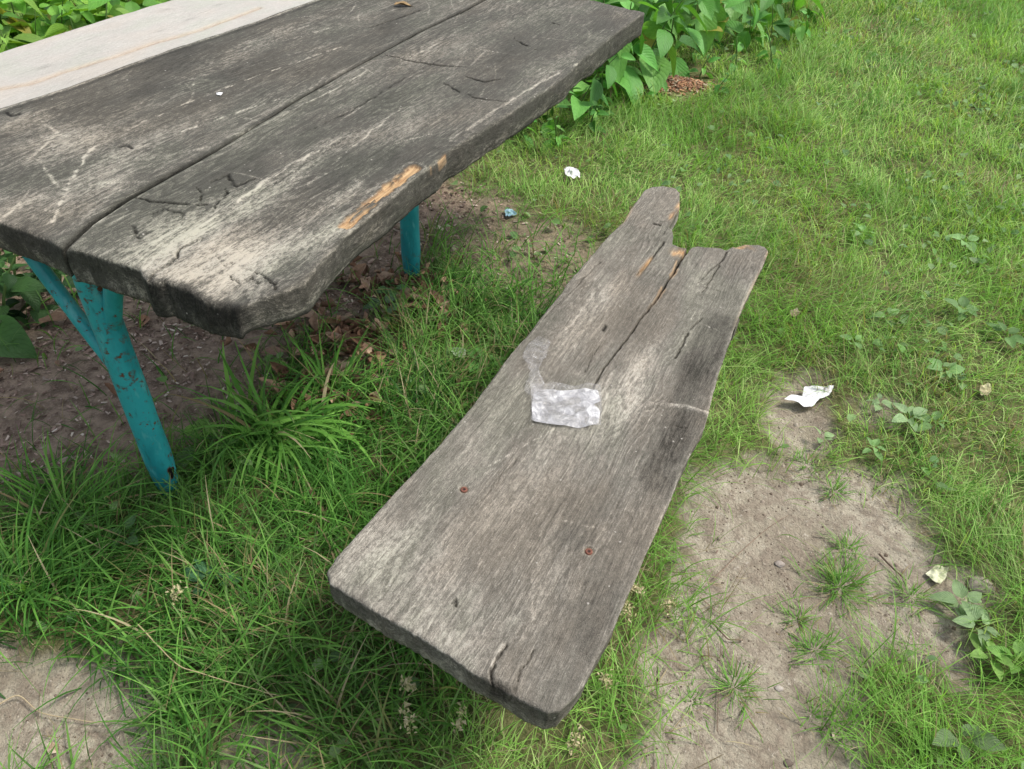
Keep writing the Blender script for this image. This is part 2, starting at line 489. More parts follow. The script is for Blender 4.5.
def blades(x, y, z, L, W, az, t0, bend, col, seg=4, tipf=.12, sway=None, colb=None):
    n = len(x); k = seg + 1
    V = np.zeros((n, k, 2, 3), np.float32)
    px = np.zeros(n); pz = np.zeros(n)
    ca, sa = np.cos(az), np.sin(az)
    tw = RNG.uniform(-.7, .7, n)
    side = np.zeros(n)
    for i in range(k):
        t = i / seg
        w = W * (1 - (1 - tipf) * t ** 1.8) * (.55 + .45 * min(1, t * 3.5))
        th = t0 + bend * t
        if i > 0:
            px = px + np.sin(th) * L / seg; pz = pz + np.cos(th) * L / seg
            if sway is not None: side = side + sway * t * L / seg
        cx = x + px * ca - side * sa; cy = y + px * sa + side * ca; cz = z + pz
        wa = az + math.pi / 2 + tw * t
        wx, wy = np.cos(wa) * w / 2, np.sin(wa) * w / 2
        V[:, i, 0] = np.stack([cx - wx, cy - wy, cz], -1); V[:, i, 1] = np.stack([cx + wx, cy + wy, cz + w * .18], -1)
    V = V.reshape(-1, 3)
    b = (np.arange(n) * k * 2)[:, None]
    f = np.concatenate([np.stack([b + 2 * i, b + 2 * i + 1, b + 2 * i + 3, b + 2 * i + 2], -1) for i in range(seg)], 1).reshape(-1, 4)
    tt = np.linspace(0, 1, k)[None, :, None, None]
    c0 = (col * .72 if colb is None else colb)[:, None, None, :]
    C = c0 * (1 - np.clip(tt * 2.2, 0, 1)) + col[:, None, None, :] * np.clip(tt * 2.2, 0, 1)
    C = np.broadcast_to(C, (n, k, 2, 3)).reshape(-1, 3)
    return V, f, C


GREENS = np.array([(.085, .215, .026), (.130, .270, .040), (.055, .165, .024), (.175, .315, .060), (.048, .130, .026), (.21, .33, .085)])
TAN = np.array([(.36, .30, .16), (.28, .22, .12), (.44, .38, .24), (.25, .27, .10)])


def green(x, y, lush, n, dist=None):
    """lush 0 = yellowish sunny lawn, 1 = deep green tall grass, darkened further for canopy shade"""
    p = fbm(x * 2.3, y * 2.3, 70, 3)
    r = RNG.random(n) * .75 + (p - .5) * 1.7
    lawn = np.array([(.215, .430, .080), (.320, .545, .130), (.450, .620, .220), (.130, .310, .052)])
    deep = np.array([(.055, .175, .030), (.095, .240, .044), (.036, .112, .025), (.160, .330, .075)])  # tall-grass greens, part of the canopy shade put into the colour
    i = np.clip((r * 4).astype(int), 0, 3)
    c = lawn[i] * (1 - lush[:, None]) + deep[i] * lush[:, None]
    return c * RNG.uniform(.75, 1.25, (n, 1))


def scatter(n, x0, x1, y0, y1):
    return RNG.uniform(x0, x1, n), RNG.uniform(y0, y1, n)


def in_view(x, y, margin=.35):
    """keep what lies in, or a step to the side of, the photographed wedge"""
    w = .20 + .80 * y + margin
    return (np.abs(x) < w) | ((np.abs(x) < w + 1.1) & (RNG.random(len(x)) < .45))


def nofall(x, y):
    # soft density fall-off with distance
    d = np.hypot(x, y)
    return np.clip(1.2 - d * .12, .42, 1)


def grass_field():
    Vs, Fs, Cs, off = [], [], [], 0

    def add(V, f, C):
        nonlocal off
        Vs.append(V); Fs.append(f + off); Cs.append(C); off += len(V)
    # ---- general cover
    N = 1500000
    x, y = scatter(N, -6.5, 7.2, .0, 9.2)
    k = in_view(x, y)
    x, y = x[k], y[k]
    dist = np.hypot(x, y)
    dirt = zone(DIRT, x, y, .05, .075); dark = zone(DARKZ, x, y, .09, .12, 9); br = zone(BROWN2, x, y, .06, .1, 12); ru = zone(RUSTY, x, y, .03, .04, 15)
    clump = fbm(x * 9, y * 9, 90, 3); cl2 = fbm(x * 2.6, y * 2.6, 95, 3)
    patch = sst(.38, .60, fbm(x * 11, y * 11, 99, 3))
    dens = nofall(x, y) * (.50 + .50 * patch) * (.85 + .25 * (x > .3))
    dirt = dirt * (1 - .55 * sst(.60, .70, fbm(x * 6.5, y * 6.5, 97, 3)) * sst(.1, .5, x))
    dens *= 1 - .985 * np.clip(dirt * 1.02, 0, 1); dens *= 1 - .97 * dark; dens *= 1 - .985 * br; dens *= 1 - ru
    k = RNG.random(len(x)) < dens
    x, y, dist, clump, cl2 = x[k], y[k], dist[k], clump[k], cl2[k]
    n = len(x)
    u = x * UX + y * UY; nn = x * UY - y * UX
    left = sst(-.15, -.55, nn) * sst(2.9, 2.0, u)             # tall lush grass left of / under the bench
    rightlow = sst(.2, .6, nn) * sst(1.9, 1.3, u)             # medium at lower right
    L = .042 + .050 * clump + .055 * left * (.5 + clump) + .030 * rightlow
    L = L + .045 * sst(.48, .66, cl2) * (1 - left)
    L = L * RNG.uniform(.6, 1.35, n) * (1 + .06 * np.maximum(0, dist - 3))
    W = (.0020 + .0012 * left) * RNG.uniform(.45, 1.8, n) * (1 + .20 * np.maximum(0, dist - 1.8))
    flow = fbm(x * 1.7, y * 1.7, 120, 2) * 14
    az = np.where(RNG.random(n) < .55, flow + RNG.normal(0, .9, n), RNG.uniform(0, 6.283, n))
    t0 = np.abs(RNG.normal(.45, .35, n)) ; bend = RNG.uniform(.2, 1.5, n)
    lush = np.clip(left * .9 + sst(.55, .7, cl2) * .35, 0, 1)
    col = green(x, y, lush, n)
    dry = RNG.random(n) < (.04 + .24 * sst(.56, .70, fbm(x * 3.3, y * 3.3, 130, 3)))
    col[dry] = TAN[RNG.integers(0, 4, dry.sum())] * RNG.uniform(.7, 1.1, (dry.sum(), 1))
    z = gz(x, y) - .004
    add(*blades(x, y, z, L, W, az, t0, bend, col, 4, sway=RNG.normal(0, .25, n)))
    # ---- long wide blades in the lush left zone
    n = 5200
    x, y = scatter(n * 3, -1.9, .55, .35, 2.7)
    u = x * UX + y * UY; nn = x * UY - y * UX
    dirt = zone(DIRT, x, y, .05, .075); dark = zone(DARKZ, x, y, .09, .12, 9)
    k = (RNG.random(len(x)) < sst(-.20, -.6, nn) * (1 - dirt) * (1 - .96 * dark) * sst(2.7, 1.4, u) * sst(.30, .58, fbm(x * 5, y * 5, 140, 2)))
    x, y = x[k][:n], y[k][:n]; n = len(x)
    col = green(x, y, np.full(n, .75), n) * 1.15
    dry = RNG.random(n) < .06; col[dry] = TAN[RNG.integers(0, 4, dry.sum())]
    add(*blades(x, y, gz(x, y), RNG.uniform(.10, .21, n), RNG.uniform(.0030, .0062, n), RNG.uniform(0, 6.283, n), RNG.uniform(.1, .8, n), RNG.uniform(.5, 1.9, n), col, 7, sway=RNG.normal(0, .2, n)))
    # ---- long thin stems standing or bent in the lawn
    n = 5200
    x, y = scatter(n * 2, -1.2, 5.5, .6, 7.8)
    u = x * UX + y * UY; nn = x * UY - y * UX
    k = in_view(x, y) & (RNG.random(len(x)) < (1 - zone(DIRT, x, y, .05, .075)) * sst(-.1, .1, nn + .3) * (.35 + .65 * sst(.4, .6, fbm(x * 2, y * 2, 150, 2))))
    x, y = x[k][:n], y[k][:n]; n = len(x); d = np.hypot(x, y)
    col = np.where(RNG.random((n, 1)) < .26, TAN[RNG.integers(0, 4, n)], green(x, y, np.zeros(n), n))
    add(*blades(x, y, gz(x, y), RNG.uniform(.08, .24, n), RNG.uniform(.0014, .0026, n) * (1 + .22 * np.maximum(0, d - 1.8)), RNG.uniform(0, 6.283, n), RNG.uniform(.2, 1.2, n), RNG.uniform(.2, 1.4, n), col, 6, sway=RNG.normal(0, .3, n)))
    o = nmesh('grass', np.concatenate(Vs), np.concatenate(Fs), M_BLADE, cols=np.concatenate(Cs))
    tag(o, 'green grass growing around the table, the bench and the bare path', 'grass', kind='stuff')


def thatch():
    Vs, Fs, Cs, off = [], [], [], 0
    N = 60000
    x, y = scatter(N, -4.0, 5.5, .2, 7.5)
    k = in_view(x, y); x, y = x[k], y[k]
    u = x * UX + y * UY; nn = x * UY - y * UX
    dirt = zone(DIRT, x, y, .07, .075); br = zone(BROWN2, x, y, .06, .1, 12); dark = zone(DARKZ, x, y, .05, .1, 9)
    rim = dirt * (1 - dirt) * 4
    m = sst(.45, .62, fbm(x * 4.5, y * 4.5, 160, 3))
    p = .12 + .45 * m + .45 * np.exp(-(((x - .16) / .16) ** 2 + ((y - .62) / .25) ** 2)) + .5 * rim - .46 * (dirt > .9) + .0
    p = np.where(dark > .5, .10, p)
    k = RNG.random(len(x)) < p
    x, y, rim = x[k], y[k], rim[k]; n = len(x); d = np.hypot(x, y)
    col = TAN[RNG.integers(0, 4, n)] * RNG.uniform(.45, 1.05, (n, 1))
    V, f, C = blades(x, y, gz(x, y) + RNG.uniform(.001, .016, n), RNG.uniform(.03, .11, n), RNG.uniform(.0012, .0022, n) * (1 + .25 * np.maximum(0, d - 1.8)), RNG.uniform(0, 6.283, n), RNG.uniform(1.25, 1.6, n), RNG.uniform(-.15, .35, n), col, 4, sway=RNG.normal(0, .35, n))
    o = nmesh('dry_straw', V, f, M_STRAW, cols=C)
    tag(o, 'dry tan straw matted between the green blades and along the path rim', 'straw', kind='stuff')


grass_field(); thatch()

# ------------------------------------------------------------------ leaf templates


def leaf_template(L=1.0, W=.55, curl=.25, fold=.18, na=7, nb=5, shape='ovate', wav=.0):
    """leaf along +X, base at origin, normal +Z"""
    V, UVs = [], []
    for i in range(na):
        t = i / (na - 1)
        if shape == 'ovate': w = W * .5 * (math.sin(math.pi * min(1, t ** .72)) ** .8 if 0 < t < 1 else .02)
        elif shape == 'round': w = W * .5 * math.sqrt(max(.002, 1 - (2 * t - 1) ** 2))
        else: w = W * .5 * (math.sin(math.pi * t) ** .6 if 0 < t < 1 else .02)
        for j in range(nb):
            s = j / (nb - 1) * 2 - 1
            z = abs(s) * w * fold * 2 - curl * t * t * L + wav * math.sin(t * 11 + s * 2) * abs(s) * L
            V.append((t * L, s * w, z)); UVs.append((s * .5 + .5, t))
    idx = np.arange(na * nb).reshape(na, nb)
    f = np.stack([idx[:-1, :-1], idx[1:, :-1], idx[1:, 1:], idx[:-1, 1:]], -1).reshape(-1, 4)
    return np.array(V), f, np.array(UVs)


def many_leaves(name, x, y, z, S, az, tilt, col, mat, tmpl, parent=None, roll=None):
    tv, tf, tuv = tmpl
    n = len(x)
    R = rots(az, tilt, np.zeros(n))
    if roll is not None:
        c, s = np.cos(roll), np.sin(roll); o = np.zeros(n); i = np.ones(n)
        rx = np.stack([np.stack([i, o, o], -1), np.stack([o, c, -s], -1), np.stack([o, s, c], -1)], -2)
        R = R @ rx
    V, Fc = instances(tv, tf, R, np.stack([x, y, z], -1), S)
    C = np.repeat(col, len(tv), 0); U = np.tile(tuv, (n, 1))
    return V, Fc, C, U


def merge(parts):
    off = 0; Vs, Fs, Cs, Us = [], [], [], []
    for V, Fc, C, U in parts:
        Vs.append(V); Fs += [f + off for f in Fc]; Cs.append(C); Us.append(U); off += len(V)
    return np.concatenate(Vs), Fs, np.concatenate(Cs), np.concatenate(Us)


# ---- small broad-leaved weeds in the lawn
def weeds():
    P = []
    N = 26000
    x, y = scatter(N, -2.5, 5.5, .3, 6.5)
    k = in_view(x, y); x, y = x[k], y[k]
    u = x * UX + y * UY; nn = x * UY - y * UX
    dirt = zone(DIRT, x, y, .05, .075)
    m = sst(.50, .62, fbm(x * 3.1, y * 3.1, 170, 3)) * (.25 + .75 * sst(.0, .7, nn)) + .03
    k = RNG.random(len(x)) < m * (1 - dirt) * .75
    x, y = x[k], y[k]; n = len(x); d = np.hypot(x, y)
    base = np.array([(.22, .36, .14), (.17, .33, .09), (.28, .42, .18), (.14, .26, .10)])
    col = base[RNG.integers(0, 4, n)] * RNG.uniform(.7, 1.25, (n, 1))
    S = RNG.uniform(.014, .036, n) * (1 + .05 * d)
    for h, sh in ((0, 'round'), (1, 'ovate')):
        kk = (RNG.random(n) < .5) if h == 0 else ~kk
        P.append(many_leaves('', x[kk], y[kk], gz(x[kk], y[kk]) + RNG.uniform(.012, .045, kk.sum()), S[kk], RNG.uniform(0, 6.283, kk.sum()), RNG.uniform(-.5, .35, kk.sum()), col[kk], M_LEAF,
                             leaf_template(1, .85 if h == 0 else .5, .2, .2, 5, 3, sh), roll=RNG.normal(0, .35, kk.sum())))
    V, Fc, C, U = merge(P)
    tag(nmesh('ground_weeds', V, Fc, M_LEAF, cols=C, uv=U), 'small round and oval weed leaves scattered through the lawn', 'weeds', kind='stuff')


weeds()


# ---- bark chips and dead leaves on the dark earth
def chips():
    t = np.array([(-.5, -.2, 0), (.5, -.10, .03), (.35, .24, .06), (-.38, .15, .03), (-.5, -.2, .09), (.5, -.10, .08), (.35, .24, .12), (-.38, .15, .09)])
    f = np.array([(3, 2, 1, 0), (4, 5, 6, 7), (0, 1, 5, 4), (1, 2, 6, 5), (2, 3, 7, 6), (3, 0, 4, 7)])
    N = 130000
    x, y = scatter(N, -4.2, .6, .9, 4.6)
    dk = zone(DARKZ, x, y, .06, .1, 9); br = zone(BROWN2, x, y, .06, .1, 12)
    cl = sst(.36, .6, fbm(x * 6, y * 6, 180, 3))
    k = RNG.random(len(x)) < (dk * .62 + br * .18) * (.30 + .70 * cl) + .004
    x, y = x[k], y[k]; n = len(x)
    pal = np.array([(.26, .18, .14), (.42, .31, .25), (.15, .10, .075), (.55, .45, .37), (.32, .23, .185)])
    col = pal[RNG.integers(0, 5, n)] * RNG.uniform(.6, 1.2, (n, 1))
    w = RNG.random(n) < .03; col[w] = (.70, .62, .52)
    R = rots(RNG.uniform(0, 6.283, n), RNG.normal(0, .3, n), RNG.uniform(0, 6.28, n))
    S = RNG.uniform(.006, .019, n) * np.where(RNG.random(n) < .04, 2.2, 1)
    V, Fc = instances(t, f, R, np.stack([x, y, gz(x, y) + .003], -1), S)
    o = nmesh('wood_chips', V, Fc, M_LITTER, smooth=False, cols=np.repeat(col, 8, 0))
    tag(o, 'brown and pale wood chips littering the dark earth under the table', 'wood chips', kind='stuff')


chips()


def litter():
    spots = [((345, 352), .12, .07, 120), ((318, 395), .10, .06, 70), ((415, 295), .14, .07, 110), ((375, 285), .16, .06, 70), ((440, 320), .08, .05, 30), ((60, 370), .3, .2, 8), ((365, 400), .10, .08, 30), ((300, 330), .15, .1, 40)]
    xs, ys = [], []
    for (p, sx, sy, n) in spots:
        a, b = at(*p); xs.append(RNG.normal(a, sx * .7, n)); ys.append(RNG.normal(b, sy * .9, n))
    x = np.concatenate(xs); y = np.concatenate(ys); n = len(x)
    pal = np.array([(.42, .26, .17), (.52, .35, .24), (.27, .16, .10), (.60, .44, .32)])
    col = pal[RNG.integers(0, 4, n)] * RNG.uniform(.65, 1.15, (n, 1))
    P = many_leaves('', x, y, gz(x, y) + RNG.uniform(.006, .032, n), RNG.uniform(.02, .070, n), RNG.uniform(0, 6.283, n), RNG.normal(0, .4, n), col, None, leaf_template(1, .5, -.2, .7, 7, 5, 'ovate', .07), roll=RNG.normal(0, .6, n))
    V, Fc, C, U = merge([P])
    tag(nmesh('dead_leaves', V, Fc, M_LITTER, cols=C, uv=U), 'curled brown dead leaves heaped in the grass beside the far table leg', 'dead leaves', kind='stuff')


litter()


def crumbs():
    t = np.array([(-.5, -.4, 0), (.5, -.35, 0), (.45, .4, 0), (-.4, .45, 0), (-.3, -.2, .45), (.3, -.2, .5), (.25, .25, .4), (-.25, .25, .5)])
    f = np.array([(4, 5, 6, 7), (0, 1, 5, 4), (1, 2, 6, 5), (2, 3, 7, 6), (3, 0, 4, 7)])
    N = 90000
    x, y = scatter(N, -1.6, 2.6, .3, 2.9)
    dm = zone(DIRT, x, y, .03, .07)
    cl = sst(.40, .62, fbm(x * 8, y * 8, 190, 3))
    k = RNG.random(N) < (dm > .6) * (.10 + .55 * cl)
    x, y = x[k], y[k]; n = len(x)
    pal = np.array([(.34, .29, .235), (.24, .195, .155), (.46, .41, .34), (.13, .10, .075)])
    col = pal[RNG.integers(0, 4, n)] * RNG.uniform(.7, 1.2, (n, 1))
    R = rots(RNG.uniform(0, 6.283, n), RNG.normal(0, .2, n), RNG.uniform(0, 6.28, n))
    V, Fc = instances(t, f, R, np.stack([x, y, gz(x, y) - .001], -1), RNG.uniform(.0015, .006, n) * np.where(RNG.random(n) < .03, 2.3, 1))
    tag(nmesh('soil_crumbs', V, Fc, M_LITTER, smooth=True, cols=np.repeat(col, 8, 0)), 'loose crumbs of earth and grit on the bare trodden path', 'soil crumbs', kind='stuff')


crumbs()

# ------------------------------------------------------------------ planks


def interp_pts(pts, z, key):
    q = np.array([un(a, b, z) for a, b in pts])
    if key == 'n_of_u':
        o = np.argsort(q[:, 0]); return q[o, 0], q[o, 1]
    return q


def seg_dist(U, Nn, pl):
    """distance to a polyline given in (u,n)"""
    best = np.full(U.shape, 9.0); tt = np.zeros(U.shape)
    L = 0; tot = sum(math.dist(pl[i], pl[i + 1]) for i in range(len(pl) - 1))
    for i in range(len(pl) - 1):
        a = np.array(pl[i]); b = np.array(pl[i + 1]); ab = b - a; l2 = ab @ ab + 1e-12
        t = np.clip(((U - a[0]) * ab[0] + (Nn - a[1]) * ab[1]) / l2, 0, 1)
        d = np.hypot(U - a[0] - t * ab[0], Nn - a[1] - t * ab[1])
        k = d < best; best = np.where(k, d, best); tt = np.where(k, (L + t * math.sqrt(l2)) / tot, tt)
        L += math.sqrt(l2)
    return best, tt


def plank(name, parent, org, mat, nL, nR, u0, u1, zt, th, res, feats, prof, seed=0, rough=.0015, label=None):
    """nL/nR: (us, ns) tables; u0/u1: (s, u) tables.  org: (u,n) of the parent's origin.
    feats(U,N) -> dz, R, G, B"""
    us0, us1 = min(u0[1].min(), 9), u1[1].max()
    nu = int((us1 - us0) / res) + 1
    wid = abs(nR[1].mean() - nL[1].mean()); ns = int(wid / res) + 1
    S = np.linspace(0, 1, ns); Tt = np.linspace(0, 1, nu)
    U0 = np.interp(S, u0[0], u0[1]); U1 = np.interp(S, u1[0], u1[1])
    U0 = U0 + (fbm(S * 60, S * 0, seed + 2) - .5) * rough * 3
    U1 = U1 + (vn(S * 40, S * 0 + 9, seed + 3) - .5) * rough * 5
    U = U0[None, :] * (1 - Tt[:, None]) + U1[None, :] * Tt[:, None]
    NL = np.interp(U, *nL) + (fbm(U * 14, U * 0, seed + 4) - .5) * rough * 6
    NR = np.interp(U, *nR) + (fbm(U * 14, U * 0 + 5, seed + 5) - .5) * rough * 6
    Nn = NL * (1 - S[None, :]) + NR * S[None, :]
    dz, R, G, B = feats(U, Nn)
    # general undulation, weathering furrows along the grain
    dz = dz + (fbm(U * 3, Nn * 9, seed + 6, 3) - .5) * .004 + (vn(U * 9, Nn * 140 + fbm(U * 2, Nn * 5, seed + 8) * 9, seed + 7) - .5) * .0011
    # soften the rim
    dl = np.minimum(S[None, :], 1 - S[None, :]) * wid; dt = np.minimum(Tt[:, None], 1 - Tt[:, None]) * (us1 - us0)
    rim = np.minimum(dl, dt); r = .007
    q = np.clip(1 - rim / r, 0, 1)
    dz = dz - .0030 * q ** 2 * (.5 + vn(U * 25, Nn * 25, seed + 9))
    R = R + .18 * sst(.55, 1, q) * vn(U * 30, Nn * 30, seed + 10)
    top = np.stack([U - org[0], -(Nn - org[1]), zt + dz], -1).reshape(-1, 3)
    idx = np.arange(nu * ns).reshape(nu, ns)
    F1 = np.stack([idx[:-1, :-1], idx[:-1, 1:], idx[1:, 1:], idx[1:, :-1]], -1).reshape(-1, 4)[:, ::-1]
    per = np.concatenate([idx[0, :-1], idx[:-1, -1], idx[-1, :0:-1], idx[:0:-1, 0]])
    P = top[per]; pU = U.ravel()[per]; pN = Nn.ravel()[per]
    which = np.concatenate([np.zeros(ns - 1), np.ones(nu - 1), np.full(ns - 1, 2), np.full(nu - 1, 3)])
    # outward normals
    w = 6
    nxt = np.roll(P, -w, 0); prv = np.roll(P, w, 0); tg = (nxt - prv)[:, :2]
    nr_ = np.stack([tg[:, 1], -tg[:, 0]], -1); nr_ /= np.linalg.norm(nr_, axis=1, keepdims=True) + 1e-9
    c = P[:, :2].mean(0)
    if ((P[:, :2] - c) * nr_).sum() < 0: nr_ = -nr_
    m = len(per); K = 10
    V = [top]; cols = [np.stack([R, G, B], -1).reshape(-1, 3)]
    layers = [per]
    arc = np.cumsum(np.linalg.norm(P - np.roll(P, 1, 0), axis=1))
    for k in range(1, K + 1):
        d = k / K
        out = prof(d, which, pU, pN)
        out = out + (fbm(arc * 22, np.full(m, d * 2.2), seed + 20, 3) - .5) * np.where(which % 2 == 0, .005, .010) * math.sin(min(1, d * 1.3) * math.pi * .5) + (vn(arc * 160, np.full(m, d * 7), seed + 24) - .5) * .0012
        thv = th * (1 - .20 * np.exp(-((pU - .70) / .12) ** 2 - ((pN + .80) / .12) ** 2)) if zt > .6 else th
        z = (P[:, 2] - zt) * (1 - d) + zt - thv * d - (fbm(arc * 5, arc * 0, seed + 26) - .5) * .008 * d
        V.append(np.stack([P[:, 0] + nr_[:, 0] * out, P[:, 1] + nr_[:, 1] * out, z], -1))
        cc = cols[0][per].copy()
        endf = (which % 2 == 0); st_ = fbm(arc * 70, np.full(m, d * 1.5), seed + 30, 3); lowf = sst(.15, .8, d + (fbm(arc * 16, arc * 0, seed + 31) - .5) * .9)
        cc[:, 0] = cc[:, 0] * (1 - d) * .4 + np.where(endf, .50 * lowf * sst(.30, .70, st_), .55 * sst(.35, .75, fbm(arc * 9, np.full(m, d * 9), seed + 32)) * d); cc[:, 2] = np.clip(cc[:, 2] * .7, 0, .5) + np.where(endf, .34 * (1 - lowf) + .04, .30 - .18 * d)
        cc[:, 1] *= (.5 if k <= 2 else 0.0)
        cols.append(cc); layers.append(nu * ns + (k - 1) * m + np.arange(m))
    sf = []
    for a, b in zip(layers[:-1], layers[1:]):
        sf.append(np.stack([a, np.roll(a, -1), np.roll(b, -1), b], -1))
    sf = np.concatenate(sf)
    V = np.concatenate(V); cols = np.concatenate(cols)
    o = nmesh(name, V, [F1, sf, layers[-1][None, :]], mat, parent, True, cols=cols)
    o.data.validate()
    import bmesh
    bm = bmesh.new(); bm.from_mesh(o.data); bmesh.ops.recalc_face_normals(bm, faces=bm.faces); bm.to_mesh(o.data); bm.free()
    if label: o['label'] = label
    return o


def P2(pts, z): return [un(a, b, z) for a, b in pts]


def blob(U, N, cu, cn, su, sn): return np.exp(-((U - cu) / su) ** 2 - ((N - cn) / sn) ** 2)


def wob(U, N, seed, a=.03): return (fbm(U * 9, N * 18, seed) - .5) * a, (fbm(U * 9 + 40, N * 18, seed + 1) - .5) * a

# ---------------- table
ZT = .78
TORG = (1.35, -1.27)
tx, ty = wxy(*TORG)
table = empty('picnic_table', (tx, ty, gz1(tx, ty)), ANG)
tag(table, 'dark weathered plank table on teal painted steel posts', 'table')
tz0 = table.location.z
GAP = P2([(62, 247), (53, 240), (90, 221), (127, 197), (170, 173), (213, 150), (290, 103), (340, 75), (417, 32), (467, 9), (482, 0)], ZT)
GAP = sorted(GAP); GAP = [p for i, p in enumerate(GAP) if i == 0 or p[0] > GAP[i - 1][0] + .01]
gu = np.array([p[0] for p in GAP] + [2.72]); gn = np.array([p[1] for p in GAP] + [GAP[-1][1]])
redge = P2([(237, 307), (262, 298), (285, 290), (305, 281), (345, 236), (372, 212), (400, 190), (430, 166), (446, 152), (470, 138), (510, 112), (545, 90), (565, 76), (585, 57), (610, 38), (642, 14)], ZT)
redge = sorted(redge)
reu = np.array([p[0] for p in redge]); ren = np.array([p[1] for p in redge])
ledge = sorted(P2([(0, 108), (67, 87), (167, 50), (250, 23), (313, 0)], ZT))
leu = np.array([.6] + [p[0] for p in ledge] + [2.8]); len_ = np.array([ledge[0][1] - .01] + [p[1] for p in ledge] + [ledge[-1][1] + .02])


def stab(pts, z, nL, nR):
    q = [un(a, b, z) for a, b in pts]
    s = [(n - np.interp(u, *nL)) / (np.interp(u, *nR) - np.interp(u, *nL)) for u, n in q]
    o = np.argsort(s)
    S = np.array(s)[o]; Uu = np.array([p[0] for p in q])[o]
    return S, Uu


def scratches(U, N, seed, k, amp=.42):
    r = np.random.default_rng(seed); out = np.zeros(U.shape)
    u0_, u1_, n0_, n1_ = U.min(), U.max(), N.min(), N.max()
    for i in range(k):
        cu, cn = r.uniform(u0_, u1_), r.uniform(n0_, n1_); a = r.normal(0, .35) if r.random() < .7 else r.uniform(-1.5, 1.5)
        L_ = r.uniform(.03, .16); w_ = r.uniform(.0012, .0024); c_, s_ = math.cos(a), math.sin(a)
        sl = (np.abs(U[:, 0] - cu) < L_ + .06)
        if not sl.any(): continue
        i0, i1 = np.argmax(sl), len(sl) - np.argmax(sl[::-1])
        du, dn = U[i0:i1] - cu, N[i0:i1] - cn
        al = du * c_ + dn * s_; pr = -du * s_ + dn * c_ + al ** 2 * r.normal(0, 1.2)
        out[i0:i1] += amp * r.uniform(.5, 1.3) * np.exp(-(pr / w_) ** 2) * (np.abs(al) < L_) * (.5 + .5 * np.cos(np.clip(al / L_, -1, 1) * math.pi))
    return out


